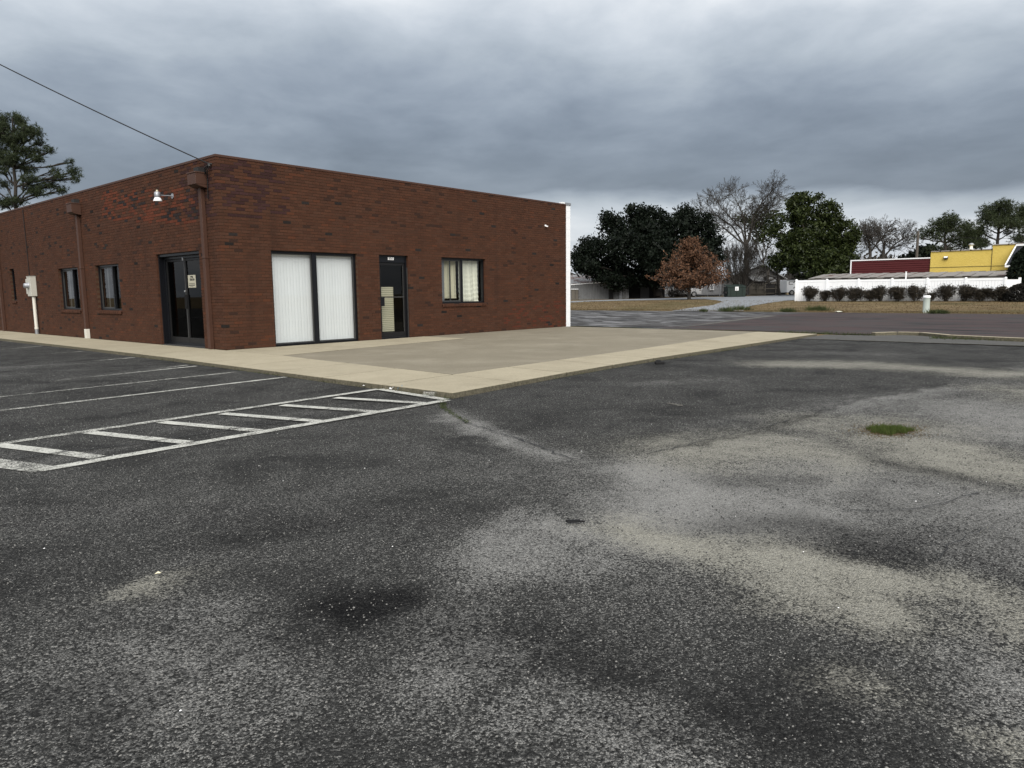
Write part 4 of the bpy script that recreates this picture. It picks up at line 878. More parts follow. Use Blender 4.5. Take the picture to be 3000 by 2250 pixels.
# white clapboard house behind the brown-leaved tree
def clap(mb, a, b, z0, z1, step=.17):
    n = int((z1-z0)/step)
    for i in range(n):
        z = z0+i*step; mb.quad(np.array([*(a-FV*.035)[:2], z]), np.array([*(b-FV*.035)[:2], z]), np.array([*a[:2], z+step]), np.array([*b[:2], z+step])[[0, 1, 2]]) if False else mb._add([np.array([*(a-FV*.035)[:2], z]), np.array([*(b-FV*.035)[:2], z]), np.array([*b[:2], z+step]), np.array([*a[:2], z+step]), np.array([*a[:2], z]), np.array([*b[:2], z])], [(0, 1, 2, 3), (0, 4, 5, 1)])
    return mb
hb = span(2070, 2070, 88, .53)[0]
h1 = empty('clapboard_house', hb, 'white clapboard house half hidden behind the brown-leaved tree', 'house')
a, b = span(1975, 2113.5, 88, .53); z0_, z1_ = at_d(2080, 863, 88)[2], at_d(2100, 812, 88)[2]
clap(MB(), a, b, z0_, z1_).build('wall', M_['siding'], h1); MB().obox(a+FV*.04-UP*.2, b-a, FV*7, UP*(z1_-.33)).build('body', M_['siding'], h1)
MB().obox(a+FV*.02-UP*.2, b-a, FV*.1, UP*(z0_-.53+.2)).build('foundation', M_['dark_boards'], h1)
MB().prism([np.array([*(a-FV*.4)[:2], z1_-.05]), np.array([*(a+FV*3.5)[:2], z1_+1.7]), np.array([*(a+FV*7.4)[:2], z1_-.05])], (b-a)*1.02).build('roof', M_['grey_wall'], h1)
for px0, px1, py0, py1, dk in ((2080, 2089.5, 836, 848, False), (2045, 2055, 836, 848, True), (2005, 2016, 836, 850, True)):
    p, q = span(px0, px1, 87.9, at_d(px0, py1, 87.9)[2]); hgt_ = at_d(px0, py0, 87.9)[2]-p[2]
    w = MB().obox(p-FV*.08, q-p, FV*.04, UP*hgt_).build('window', M_['ink' if dk else 'galvanised'], h1)
    mb = MB(); e = (q-p)/np.linalg.norm(q-p)
    mb.obox(p-FV*.10-e*.06, e*.08, FV*.05, UP*hgt_).obox(q-FV*.10-e*.02, e*.08, FV*.05, UP*hgt_).obox(p-FV*.10-e*.06-UP*.07, (q-p)+e*.12, FV*.05, UP*.07).obox(p-FV*.10-e*.06+UP*hgt_, (q-p)+e*.12, FV*.05, UP*.07).build('window_trim', M_['white_paint'], w)
# grey house with pale metal roof
g0 = span(2230, 2230, 94, .60)[0]
h2 = empty('grey_house', g0, 'grey house with pale metal gable roof behind the wooden fence', 'house')
a, b = span(2116, 2292, 94, .60); ze = at_d(2120, 818, 94)[2]; zp = at_d(2228, 776, 94)[2]; pk = span(2228, 2228, 94, 0)[0]
clap(MB(), a, b, .5, ze).build('wall', M_['grey_wall'], h2)
mb = MB(); mb.prism([np.array([*(a+FV*.05)[:2], .4]), np.array([*(b+FV*.05)[:2], .4]), np.array([*(b+FV*.05)[:2], ze]), np.array([*(pk+FV*.05)[:2], zp-.12]), np.array([*(a+FV*.05)[:2], ze])], FV*8); mb.build('body', M_['grey_wall'], h2)
mb = MB()
for s0 in (a-(b-a)*.04, b+(b-a)*.05):
    e0 = np.array([*(s0-FV*.6)[:2], ze-.15]); e1 = np.array([*(pk-FV*.6)[:2], zp]); mb.prism([e0, e1, e1+UP*.12, e0+UP*.12], FV*9)
mb.build('roof', M_['metal_roof'], h2)
s0, s1 = span(2205, 2300, 91, 0); mb = MB(); za, zb_ = at_d(2240, 806, 91)[2], at_d(2260, 822, 91)[2]
mb.prism([np.array([*s0[:2], zb_]), np.array([*s1[:2], zb_-.5]), np.array([*(s1+FV*3)[:2], za-.4]), np.array([*(s0+FV*3)[:2], za])], UP*.08).build('porch_roof', M_['grey_wall'], h2)
for px0 in (2130, 2142, 2154, 2284, 2292):
    p, q = span(px0, px0+6, 93.8, at_d(px0, 829, 93.8)[2]); MB().obox(p-FV*.06, q-p, FV*.04, UP*.75).build('window', M_['ink'], h2)

# board fence with its rails
def board_fence(pxa, pxb, d, pyt, pyb, n, mat, label):
    a, b = span(pxa, pxb, d, at_d(pxa, pyb, d)[2]); h_ = at_d(pxa, pyt, d)[2]-a[2]; t = empty('board_fence', a, label, 'fence'); e = (b-a)/n; rnd = random.Random(int(pxa))
    for i in range(n): MB().obox(a+e*i-UP*.1, e*.93, FV*.025, UP*(h_+.1+rnd.uniform(-.05, .05))).build('board', M_[mat], t)
    for f in (.10, .48, .9): MB().obox(a-FV*.05+UP*h_*f, b-a, FV*.045, UP*.09).build('rail', M_['weathered_wood'], t)
    for f in (0, .5, 1): MB().obox(a+(b-a)*f-FV*.11-UP*.1, e*.6, FV*.055, UP*(h_+.12)).build('post', M_['weathered_wood'], t)
board_fence(2194, 2239, 86, 831, 865, 15, 'weathered_wood', 'weathered grey board fence right of the green dumpster')
board_fence(2240, 2302, 87.5, 828, 864, 18, 'dark_boards', 'dark stretch of board fence beside the trailer')
# chain-link fence in front of the clapboard house
cf = empty('chain_link_fence', span(2040, 2040, 84, .5)[0], 'thin chain-link fence with steel posts before the clapboard house', 'fence')
for px_ in (2037, 2073, 2108):
    p = span(px_, px_, 84, .45)[0]; MB().tube(p, p+UP*1.35, .03, k=6).build('post', M_['galvanised'], cf)
p, q = span(2037, 2140, 84, 0); p[2] = 1.78; q[2] = 1.80; MB().tube(p, q, .022, k=6).build('top_rail', M_['galvanised'], cf)
mb = MB(); a, b = span(2037, 2140, 84, .5); n = 40
for i in range(n):
    for s_ in (0, 1):
        p = a+(b-a)*i/n; q = a+(b-a)*(i+1)/n
        if s_: p, q = q, p
        mb.tube(p, np.array([*q[:2], 1.78]), .004, k=3, cap=False)
mb.build('mesh', M_['galvanised'], cf)

# parked white car and the box trailer
def car(base, fwd, label):
    base = np.array(base); t = empty('parked_car', base, label, 'car'); f = np.array([*fwd, 0.]); f /= np.linalg.norm(f); s = np.array([-f[1], f[0], 0])
    prof = [(-2.1, .35), (-2.15, .75), (-2.0, .98), (-1.35, 1.02), (-.85, 1.42), (.45, 1.45), (1.15, 1.02), (2.0, .88), (2.2, .62), (2.2, .32)]
    P = [base+f*x_+UP*z_-s*.82 for x_, z_ in prof]; MB().prism(P, s*1.64).build('body', M_['car_white'], t, bevel=.05)
    for q in ([(-.80, 1.05), (-.72, 1.36), (.38, 1.38), (.92, 1.05)],): 
        for sg in (-1, 1): MB().prism([base+f*x_+UP*z_+s*sg*.825 for x_, z_ in q], s*sg*.012).build('side_window', M_['dark_rubber'], t)
    MB().obox(base+f*1.14-s*.68+UP*1.05, s*1.36, f*-.62+UP*.36, (f*.36+UP*.62)*.02).build('windscreen', M_['dark_rubber'], t)
    for x_ in (-1.35, 1.35):
        for sg in (-1, 1):
            c = base+f*x_+s*sg*.80+UP*.33; w = MB().tube(c-s*sg*.12, c+s*sg*.06, .33, k=18).build('wheel', M_['dark_rubber'], t); MB().tube(c+s*sg*.061, c+s*sg*.075, .2, k=14).build('rim', M_['bright_alu'], w)
    for sg in (-1, 1): MB().obox(base+f*2.16+s*sg*.62-s*.16+UP*.66, s*.32, f*.06, UP*.13).build('headlight', M_['bright_alu'], t)
cp = span(1999, 1999, 87, 0)[0]; cp[2] = hgt(cp[0], cp[1]); car(cp, RV[:2]*.97-FV[:2]*.2, 'white car parked by the clapboard house, behind the tree trunk')
tb = span(2322, 2322, 84, 0)[0]; tb[2] = at_d(2320, 862, 84)[2]
tr = empty('box_trailer', tb, 'white box trailer with dark curved graphics at the end of the fence', 'trailer')
a, b = span(2304, 2362, 84, at_d(2304, 857, 84)[2]); ht = at_d(2304, 820, 84)[2]-a[2]
MB().obox(a, b-a, FV*2.2, UP*ht).build('box', M_['white_paint'], tr, bevel=.04); MB().obox(a-FV*.02+UP*(ht-.09), b-a, FV*.02, UP*.09).build('roof_trim', M_['galvanised'], tr)
mb = MB()
for k_, (cy_, rad) in enumerate(((1.15, .22), (1.15, .36), (1.15, .50), (.62, .30), (.62, .44))):
    c = a+(b-a)*.52+UP*(cy_-.05*k_); A_ = []
    for th in np.linspace(.5, 3.0, 9): A_.append((c+(b-a)/np.linalg.norm(b-a)*math.cos(th)*rad+UP*math.sin(th)*rad*.7, c+(b-a)/np.linalg.norm(b-a)*math.cos(th)*(rad-.07)+UP*math.sin(th)*(rad-.07)*.7))
    for (p0, q0), (p1, q1) in zip(A_[:-1], A_[1:]): mb.quad(*(x_-FV*.012 for x_ in (p0, q0, q1, p1)))
e = (b-a)/np.linalg.norm(b-a); mb.obox(a+e*.25+UP*(ht-.55)-FV*.012, e*.5, FV*.004, UP*.06); mb.obox(a+e*.25+UP*(ht-.55)-FV*.012, e*.06, FV*.004, UP*.35); mb.obox(a+e*.25+UP*(ht-.26)-FV*.013, e*1.0, FV*.004, UP*.06)
mb.build('graphic', M_['dark_boards'], tr)
c = a+e*.62-UP*.02; w = MB().tube(c-FV*.05, c+FV*.2, .31, k=16).build('wheel', M_['dark_rubber'], tr); MB().tube(c-FV*.07, c-FV*.051, .18, k=12).build('rim', M_['bright_alu'], w)
MB().tube(a-e*1.0-UP*.12+FV*1.1, a-UP*.05+FV*.2, .05, k=6).tube(a-e*1.0-UP*.12+FV*1.1, a-UP*.05+FV*2, .05, k=6).build('tongue', M_['dark_rubber'], tr)
# green dumpster
d0 = on_land(2158, 870.6); dep = float((d0-CAM)@CF); kx = dep/FPX
du = empty('dumpster', d0, 'dark green steel dumpster with a white sign on the gravel drive', 'dumpster')
w_, h_ = 53*kx, 31*kx; o = d0-RV*w_/2
mb = MB().prism([o+RV*.03+UP*.05, o+RV*(w_-.03)+UP*.05, o+RV*w_+UP*h_, o+UP*h_], FV*1.5)
for f in (.18, .5, .82): mb.obox(o+RV*(w_*f-.03)-FV*.05+UP*.1, RV*.06, FV*.05, UP*(h_-.15))
mb.build('body', M_['dumpster_green'], du)
MB().prism([o-RV*.03-FV*.05+UP*h_, o-RV*.03+FV*1.5+UP*(h_+.22), o-RV*.03+FV*1.5+UP*(h_+.16), o-RV*.03-FV*.05+UP*(h_-.06)], RV*(w_+.06)).build('lid', M_['dumpster_green'], du)
for s_ in (-.16, w_): MB().obox(o+RV*s_+FV*.2+UP*h_*.35, RV*.16, FV*1.0, UP*.22).build('fork_pocket', M_['dark_boards'], du)
sgn = MB().obox(o+RV*w_*.40-FV*.062+UP*h_*.62, RV*w_*.19, FV*.01, UP*h_*.36).build('sign', M_['white_print'], du)
mb = MB()
for i, (u_, v_, l_) in enumerate(((.43, .86, .10), (.45, .78, .09), (.43, .72, .11), (.46, .66, .06))): mb.obox(o+RV*w_*u_-FV*.066+UP*h_*v_, RV*w_*l_, FV*.002, UP*.03)
mb.build('print', M_['ink'], sgn)
for s_ in (.1, .9):
    for q in (.2, 1.3): MB().tube(o+RV*w_*s_+FV*q, o+RV*w_*s_+FV*(q+.06), .05, k=8).build('caster', M_['dark_rubber'], du)

# ------------------------------------------------------------------ white vinyl fence, canopy, red and yellow buildings
FX = 46.2
posts_px = [2331.5, 2420.5, 2513, 2611, 2714, 2826, 2942]
vf = empty('vinyl_fence', (FX, -2, .35), 'white vinyl privacy fence along the lawn', 'fence')
PY = [at_x(p, 880, FX)[1] for p in posts_px]; ft = lambda y: float(np.interp(y, [-8.6, 4.3], [at_x(2942, 813, FX)[2], at_x(2331, 820, FX)[2]])); fb = lambda y: float(hgt(FX, y))
for y_ in PY: 
    po = MB().box(FX-.07, FX+.07, y_-.07, y_+.07, fb(y_)-.2, ft(y_)-.01).build('post', M_['vinyl'], vf, bevel=.01)
    MB()._add([(FX-.085, y_-.085, ft(y_)-.009), (FX+.085, y_-.085, ft(y_)-.009), (FX+.085, y_+.085, ft(y_)-.009), (FX-.085, y_+.085, ft(y_)-.009), (FX, y_, ft(y_)+.05)], [(0, 1, 4), (1, 2, 4), (2, 3, 4), (3, 0, 4), (3, 2, 1, 0)]).build('post_cap', M_['vinyl'], po)
for ya, yb in zip(PY[:-1], PY[1:]):
    n = 12; s = (ya-yb-.14)/n; mb = MB(); zt, zb_ = (ft(ya)+ft(yb))/2-.17, (fb(ya)+fb(yb))/2-.05
    for i in range(n):
        y1 = ya-.07-s*i; mb.prism([(FX-.012, y1-.006, zb_), (FX-.022, y1-.014, zb_), (FX-.022, y1-s+.014, zb_), (FX-.012, y1-s+.006, zb_), (FX+.02, y1-s, zb_), (FX+.02, y1, zb_)], (0, 0, zt-zb_))
    pn = mb.build('panel', M_['vinyl'], vf); MB().box(FX-.035, FX+.035, yb+.071, ya-.071, zt, zt+.14).build('top_rail', M_['vinyl'], pn, bevel=.006)
# return of the fence running back, then grey boards
y_ = PY[-1]-.55; MB().box(FX+1.6, FX+1.74, y_-.07, y_+.07, .3, ft(-8.6)+.0).build('post', M_['vinyl'], vf); MB().prism([(FX+.08, PY[-1]-.07, .3), (FX+1.6, y_, .3), (FX+1.6, y_+.04, .3), (FX+.08, PY[-1]-.03, .3)], (0, 0, ft(-8.6)-.42)).build('panel', M_['vinyl'], vf)
gf = empty('grey_gate', (FX+2.2, PY[-1]-1.1, .35), 'narrow grey board gate at the right end of the white fence', 'gate')
for i in range(4): MB().box(FX+2.0, FX+2.04, y_-.22-i*.16-.15, y_-.22-i*.16, .3, ft(-8.6)-.08-.03*(i % 2)).build('board', M_['weathered_wood'], gf)
MB().box(FX+1.95, FX+1.99, y_-.86, y_-.2, .75, .85).box(FX+1.95, FX+1.99, y_-.86, y_-.2, 1.45, 1.55).build('rail', M_['weathered_wood'], gf)
pp = at_x(2655, 797, FX+.5); mk = empty('marker_post', (FX+.5, pp[1], .4), 'thin white post standing up behind the white fence', 'post')
MB().box(FX+.46, FX+.54, pp[1]-.04, pp[1]+.04, .4, pp[2]).build('shaft', M_['vinyl'], mk, bevel=.01); MB().box(FX+.45, FX+.55, pp[1]-.05, pp[1]+.05, pp[2]+.001, pp[2]+.03).build('cap', M_['vinyl'], mk)
# low sheet-metal canopy behind the fence
cb = empty('metal_canopy', (51, -1.8, .45), 'low rusty sheet-metal canopy roof just behind the white fence', 'canopy')
yl, yr = at_x(2369, 817, 49.5)[1], at_x(2946, 809, 49.5)[1]; zl, zr = 2.06, 1.985; mb = MB(); n = 26
for i in range(n):
    f0, f1 = i/n, (i+.97)/n; ya, yb = yl+(yr-yl)*f0, yl+(yr-yl)*f1; za = zl+(zr-zl)*f0; dz = .03*(i % 2)
    MB().prism([(49.4, ya, za+dz), (49.4, yb, za+dz), (53, yb, za+dz+.36), (53, ya, za+dz+.36)], (0, 0, .03)).build('roof_sheet', M_['canopy_roof'], cb)
MB().prism([(49.38, yl, zl-.03), (49.38, yr, zr-.03), (49.38, yr, zr-.19), (49.38, yl, zl-.19)], (-.04, 0, 0)).build('fascia', M_['old_fascia'], cb)
for f in np.linspace(0.02, .98, 6):
    y_ = yl+(yr-yl)*f; MB().box(49.5, 49.6, y_-.05, y_+.05, .3, 1.9).box(52.85, 52.95, y_-.05, y_+.05, .3, 2.3).build('post', M_['weathered_wood'], cb)
MB().box(52.96, 53.02, yr, yl, .3, 2.25).build('back_wall', M_['dark_boards'], cb)
# red metal-clad building
BX = 58.0
yl, yr = at_x(2494, 765, BX)[1], at_x(2727, 757, BX)[1]
rb = empty('red_building', (BX, (yl+yr)/2, .5), 'dark red building with horizontal siding beside the yellow one', 'building')
zt = 3.6; n = 18; hh = (zt-.4)/n
for i in range(n): MB().prism([(BX, yl, .4+hh*i), (BX-.045, yl, .4+hh*i+.02), (BX-.045, yl, .4+hh*(i+.8)), (BX, yl, .4+hh*(i+1)-.002)], (0, yr-yl, 0)).build('siding_panel', M_['red_siding'], rb)
MB().box(BX+.01, BX+10, yr+.01, yl-.01, .3, zt-.02).build('body', M_['red_siding'], rb); MB().box(BX-.09, BX+.2, yr-.02, yl+.04, zt, zt+.09).box(BX-.08, BX-.046, yl-.05, yl+.04, .4, zt-.002).build('trim', M_['white_paint'], rb)
p = at_x(2524, 762, BX+1); MB().tube((BX+1, p[1], 3.6), (BX+1, p[1], 4.05), .08, k=8).build('vent_pipe', M_['galvanised'], rb)
# yellow stucco building with stepped parapet and shingled porch roof
y0_, y1_ = at_x(2728, 738, BX)[1], at_x(2908, 729, BX)[1]
yb_ = empty('yellow_building', (BX, -6, .5), 'yellow stucco building with stepped parapet and dark shingle porch roof', 'building')
MB().box(BX-.12, BX+12, y1_, y0_, .3, 4.10).build('low_wall', M_['yellow_stucco'], yb_, bevel=.02); MB().box(BX-.118, BX+12, -22, y1_-.003, .3, 4.42).build('high_wall', M_['yellow_stucco'], yb_, bevel=.02)
for i in range(6):
    w = (y0_-y1_)/6; MB().box(BX-.19, BX+.3, y0_-w*(i+1)+.05, y0_-w*i-.03, 4.105, 4.165).build('coping_tile', M_['pale_cap'], yb_); MB().box(BX-.2, BX+.31, y0_-w*(i+1)-.03, y0_-w*(i+1)+.05, 4.103, 4.185).build('coping_joint', M_['dark_cap'], yb_)
for i in range(10):
    MB().box(BX-.19, BX+.3, y1_-1.0*(i+1)+.03, y1_-1.0*i-.05, 4.425, 4.485).build('coping_tile', M_['pale_cap'], yb_); MB().box(BX-.2, BX+.31, y1_-1.0*(i+1)-.05, y1_-1.0*(i+1)+.03, 4.423, 4.50).build('coping_joint', M_['dark_cap'], yb_)
MB().box(BX-.145, BX-.121, y1_-3, y0_, 2.86, 2.885).box(BX-.145, BX-.121, y1_-.02, y1_+.01, .5, 4.09).build('control_joint', M_['dark_cap'], yb_)
for pa, pb in ((2720+772/6.143, 2720+1032/6.143), (2720+1165/6.143, 2720+1432/6.143)):
    ya, yb = at_x(pa, 795, BX-.12)[1], at_x(pb, 795, BX-.12)[1]; w = MB().box(BX-.16, BX-.122, yb, ya, 1.2, 2.46).build('window', M_['galvanised'], yb_); MB().box(BX-.22, BX-.161, yb-.03, ya+.03, 2.461, 2.52).build('head_drip', M_['old_fascia'], w); MB().box(BX-.20, BX-.161, yb, ya, 2.36, 2.455).build('frame', M_['white_paint'], w)
e = [at_x(2945, 777, BX-1.3)[1], at_x(2976, 722, BX-.2)[1]]
mb = MB().quad((BX-1.3, -22, 2.86), (BX-1.3, e[0], 2.86), (BX-.125, e[1], 4.28), (BX-.125, -22, 4.28)).quad((BX-1.3, e[0], 2.86), (BX-.125, e[0], 2.86), (BX-.125, e[1], 4.28)); mb.build('porch_roof', M_['shingle'], yb_)
MB().box(BX-1.33, BX-1.30, -22, e[0]+.02, 2.72, 2.859).box(BX-1.3, BX-.13, e[0]-.01, e[0]+.02, 2.74, 2.858).prism([(BX-1.32, e[0]+.03, 2.87), (BX-1.32, e[0]-.05, 2.87), (BX-.14, e[1]-.05, 4.30), (BX-.14, e[1]+.03, 4.30)], (0, 0, .05)).box(BX-.2, BX-.121, -22, e[1], 4.29, 4.415).build('porch_trim', M_['white_paint'], yb_)
p = at_x(2771, 755, BX-.2); wl = empty('flood_lamp', (BX-.13, p[1], p[2]), 'small boxy wall-pack lamp on the yellow wall', 'lamp')
MB().prism([(BX-.121, p[1]-.14, p[2]-.1), (BX-.30, p[1]-.14, p[2]-.1), (BX-.30, p[1]-.14, p[2]+.02), (BX-.22, p[1]-.14, p[2]+.1), (BX-.121, p[1]-.14, p[2]+.1)], (0, .28, 0)).build('housing', M_['bronze_frame'], wl); MB().box(BX-.305, BX-.301, p[1]-.12, p[1]+.12, p[2]-.02, p[2]+.015).prism([(BX-.30, p[1]-.13, p[2]+.022), (BX-.22, p[1]-.13, p[2]+.103), (BX-.20, p[1]-.13, p[2]+.103), (BX-.30, p[1]-.13, p[2]+.03)], (0, .26, 0)).build('lens', M_['white_print'], wl)
p = at_x(2845, 728, BX+3); rv = empty('roof_vent', (BX+3, p[1], 4.0), 'white pipe vent with cap above the yellow parapet', 'vent'); MB().tube((BX+3, p[1], 4.0), (BX+3, p[1], 4.62), .11, k=10).build('pipe', M_['white_paint'], rv); MB().lathe((BX+3, p[1], 4.62), [(.11, 0), (.2, .02), (.2, .12), (.05, .2), (0, .2)], 12).build('cap', M_['galvanised'], rv); MB().lathe((BX+3, p[1], 4.0), [(.6, 0), (.12, .22)], 12).build('flashing', M_['white_paint'], rv)
# utility pole
pb, pt = at_d(2686, 760, 75), at_d(2690, 677, 75); pb[2] = .6
up_ = empty('utility_pole', (*pt[:2], .6), 'grey wooden utility pole rising behind the red building', 'pole'); MB().tube((*pt[:2], .5), pt, .17, .12, k=10).build('shaft', M_['pole_wood'], up_)
q = at_d(2655, 712, 90); MB().path([pt-UP*.4+(q-pt)*s_*3-UP*1.4*4*s_*(1-s_)*.1 for s_ in np.linspace(0, 1, 14)], .015, 4).path([pt-UP*.5+np.array([2*s_*6, -20*s_, -1.2*4*s_*(1-s_)*.4]) for s_ in np.linspace(0, 1, 14)], .015, 4).build('line', M_['dark_rubber'], up_)
MB().tube(pt-UP*.35-np.array([0, .16, 0]), pt-UP*.35+np.array([0, .16, 0]), .05, k=8).build('insulator', M_['grey_box'], up_)
# telecom pedestal at the road edge
pz_ = at_z(2716, 916.5, 0); pd = empty('utility_pedestal', (33.75, pz_[1], .02), 'pale green round utility pedestal at the lawn edge', 'pedestal')
MB().lathe((33.75, pz_[1], .0), [(.17, -.1), (.17, .08), (.155, .10), (.155, .80)], 20).build('body', M_['pedestal_green'], pd); MB().lathe((33.75, pz_[1], .8), [(.175, -.03), (.175, .04), (.15, .075), (.0, .085)], 20).build('cap', M_['white_paint'], pd)

# ------------------------------------------------------------------ trees
R_ = np.random.default_rng(21)
OAK = [(340, 830, 120), (430, 740, 130), (620, 570, 125), (680, 760, 190), (860, 480, 125), (980, 520, 170), (880, 700, 220), (1020, 860, 220), (1270, 455, 110), (1200, 600, 190), (1390, 560, 120), (1470, 720, 130), (560, 930, 165), (390, 930, 105), (720, 1000, 130), (1000, 960, 170), (1270, 800, 200), (560, 1040, 110, 60), (730, 1060, 80, 50), (640, 1090, 60, 40), (1000, 1040, 120, 60), (870, 1040, 90, 50), (540, 480, 60, 40), (760, 410, 50, 40), (1500, 850, 90), (320, 900, 90)]
leaf_tree('live_oak', (*span(1933, 1933, 80.5, 0)[0][:2], .35), px_lobes(OAK, 78.5, 3.073, 1600, 480, R_), M_['oak_leaf'], 'huge dark evergreen oak spreading over the sheds', n_clump=2300, per=26, cr=.30, leaf=.19, trunk=.55, seed=5, shell=.2)
MAG = [(1400, 450, 150), (1580, 400, 60, 40), (1660, 560, 150), (1300, 600, 130), (1500, 680, 200), (1850, 800, 150), (1960, 880, 100), (1500, 950, 300), (1750, 1000, 220), (1300, 1050, 220), (1500, 1180, 300), (1800, 1180, 180), (1220, 900, 130), (1740, 700, 120), (1250, 470, 60, 50), (1330, 400, 60, 35), (1150, 1130, 130), (1900, 1050, 130), (1960, 1180, 110), (1880, 930, 90), (1110, 760, 80)]
leaf_tree('magnolia_tree', (*span(2395, 2395, 76, 0)[0][:2], .6), px_lobes(MAG, 76, 3.95, 2000, 480, R_), M_['magnolia_leaf'], 'tall glossy green magnolia tree behind the white fence', n_clump=1050, per=38, cr=.24, leaf=.17, trunk=.4, seed=6, shell=.35, aspect=2.0)
EV = [(900, 600, 110), (1000, 700, 130), (800, 680, 100), (960, 820, 140), (1120, 640, 110), (700, 640, 60)]
leaf_tree('evergreen_tree', (*span(2238, 2238, 98, 0)[0][:2], .6), px_lobes(EV, 98, 3.95, 2000, 480, R_), M_['magnolia_leaf'], 'thin evergreen tree showing through the tall bare tree', n_clump=150, per=16, cr=.40, leaf=.24, trunk=.2, seed=16)
# young oak still holding brown leaves
tb = on_land(2018.5, 877.5); dep = float((tb-CAM)@CF); segs = []; tips = []; rnd = random.Random(9)
bt = empty('brown_oak', tb, 'small oak full of dry rusty brown leaves on the lawn', 'tree'); k = dep/FPX; H_ = 186*k
limb(segs, tb-UP*.1, tb+UP*H_, .19, .02, rnd, 14, .008); pts = []
for i in range(250):
    f = rnd.random()**1.25*.78+.18; wmax = 112*k*np.interp(f, [.15, .24, .36, .55, .75, .97], [.82, 1.0, .88, .58, .33, .05]); an = rnd.uniform(0, 2*math.pi); L_ = wmax*rnd.uniform(.5, 1.12)
    s_ = tb+UP*H_*f*.9; e_ = s_+np.array([math.cos(an)*L_, math.sin(an)*L_, L_*(-.02+.75*f)+.1]); P = limb(segs, s_, e_, .035, .010, rnd, 5, .06)
    for q in P[2:]:
        for _ in range(2):
            e2 = q+np.array([rnd.gauss(0, .26), rnd.gauss(0, .26), rnd.gauss(0, .2)]); segs.append((*q, *e2, .012, .008)); pts.append(e2); pts.append((q+e2)/2)
for i in range(16):                                  # bare drooping shoots low on the left
    f = rnd.uniform(.14, .2); L_ = 100*k*rnd.uniform(.7, 1.1); s_ = tb+UP*H_*f; limb(segs, s_+UP*.3, s_-RV*L_*rnd.uniform(.4, 1)+FV*rnd.gauss(0, .8)+UP*rnd.uniform(-.55, .5), .03, .010, rnd, 5, .05)
seg_mesh('trunk', segs, M_['pale_bark'], bt); pts = np.array(pts); r = np.random.default_rng(2)
C_ = np.repeat(pts, 5, 0)+r.normal(size=(len(pts)*5, 3))*.10; V, F = quads(C_, .105, r, 2.0); np_mesh('crown', V, F, M_['brown_leaf'], parent=bt)
# bare trees
def bare(name, px, dep, z0, H, label, seed, mat='twig_bark', lev=5, up=.10, spread=.55, trunk=.3, kids=(2, 3), side=2, L0=.26, n=1, lean=(0, 0), ratio=.72, rmin=.013, wob=.16):
    b = span(px, px, dep, z0)[0]; t = empty(name, b, label, 'tree'); segs = []; rnd = random.Random(seed)
    for i in range(n): grow(segs, b+RV*rnd.gauss(0, .1)*(n > 1), UP+RV*(lean[0]+(rnd.gauss(0, .35) if n > 1 else 0))+FV*(lean[1]+(rnd.gauss(0, .3) if n > 1 else 0)), H*L0, trunk*(1 if n == 1 else rnd.uniform(.5, 1)), lev, rnd, up, spread, ratio, rmin, kids, wob, side)
    S_ = np.array(segs); zmax = S_[:, 5].max()-b[2]; sc_ = H/zmax; S_[:, [0, 1, 2, 3, 4, 5]] = np.tile(b, 2)+(S_[:, :6]-np.tile(b, 2))*sc_
    seg_mesh('branches', S_, M_[mat], t); return t
def limbed(name, px, dep, z0, trunk_top, limbs, label, seed, mat='twig_bark', tr=.4, sc=3.95, ox=2000, oy=480, lev=3, rmin=.014, up=.06, spread=.6, rl=.16, tw=1.25, per=2):
    b = span(px, px, dep, z0)[0]; t = empty(name, b, label, 'tree'); segs = []; rnd = random.Random(seed); tt = at_d(trunk_top[0]/sc+ox, trunk_top[1]/sc+oy, dep); limb(segs, b-UP*.1, tt, tr, tr*.75, rnd, 6, .02)
    for L in limbs:
        off = rnd.uniform(-1, 1); P = [tt-(tt-b)*rnd.uniform(0, .25)]+[at_d(x_/sc+ox, y_/sc+oy, dep)+FV*off*(i+1)*1.1 for i, (x_, y_) in enumerate(L)]; n = len(P)-1
        for i in range(n):
            r0, r1 = rl*(1-i/n*.85), rl*(1-(i+1)/n*.85); Q = limb(segs, P[i], P[i+1], r0, r1, rnd, 5, .05); d = P[i+1]-P[i]; d /= np.linalg.norm(d)
            for q in Q[1 if i else 3:]:
                for _ in range(per):
                    v_ = np.array([rnd.gauss(0, 1), rnd.gauss(0, 1), rnd.gauss(0, .8)]); v_ /= np.linalg.norm(v_); grow(segs, q, d*.7+v_*.9+UP*.15, tw*rnd.uniform(.5, 1.1), min(.04, r1*.5), lev-1 if rnd.random() < .5 else lev, rnd, up, spread, .74, rmin, (2, 3), .16, 1)
    seg_mesh('branches', segs, M_[mat], t); return t
limbed('bare_tree', 2180, 86, .6, (740, 880), [[(680, 760), (540, 620), (420, 500), (380, 420)], [(600, 720), (450, 590), (330, 540), (280, 500)], [(520, 770), (430, 690), (350, 640)], [(740, 660), (720, 500), (690, 380), (650, 290)], [(790, 600), (860, 460), (920, 370), (950, 320)], [(800, 640), (930, 520), (1020, 430)], [(850, 680), (980, 590), (1040, 540)]], 'tallest bare tree, its crown rising between oak and magnolia', 33, tw=1.05, rl=.12, tr=.3, per=3, rmin=.012)
bare('bare_tree', 2172, 81, .55, (868-690)*81/FPX, 'dense twiggy bare tree of upright shoots behind the green dumpster', 41, lev=4, up=.30, spread=.42, trunk=.10, n=24, L0=.3, rmin=.010, side=2)
bare('bare_tree', 2230, 90, .6, (866-740)*90/FPX, 'low bare tree with thick slanting trunk before the metal roof', 52, lev=5, up=.02, spread=.75, trunk=.34, n=2, L0=.34, lean=(.35, 0))
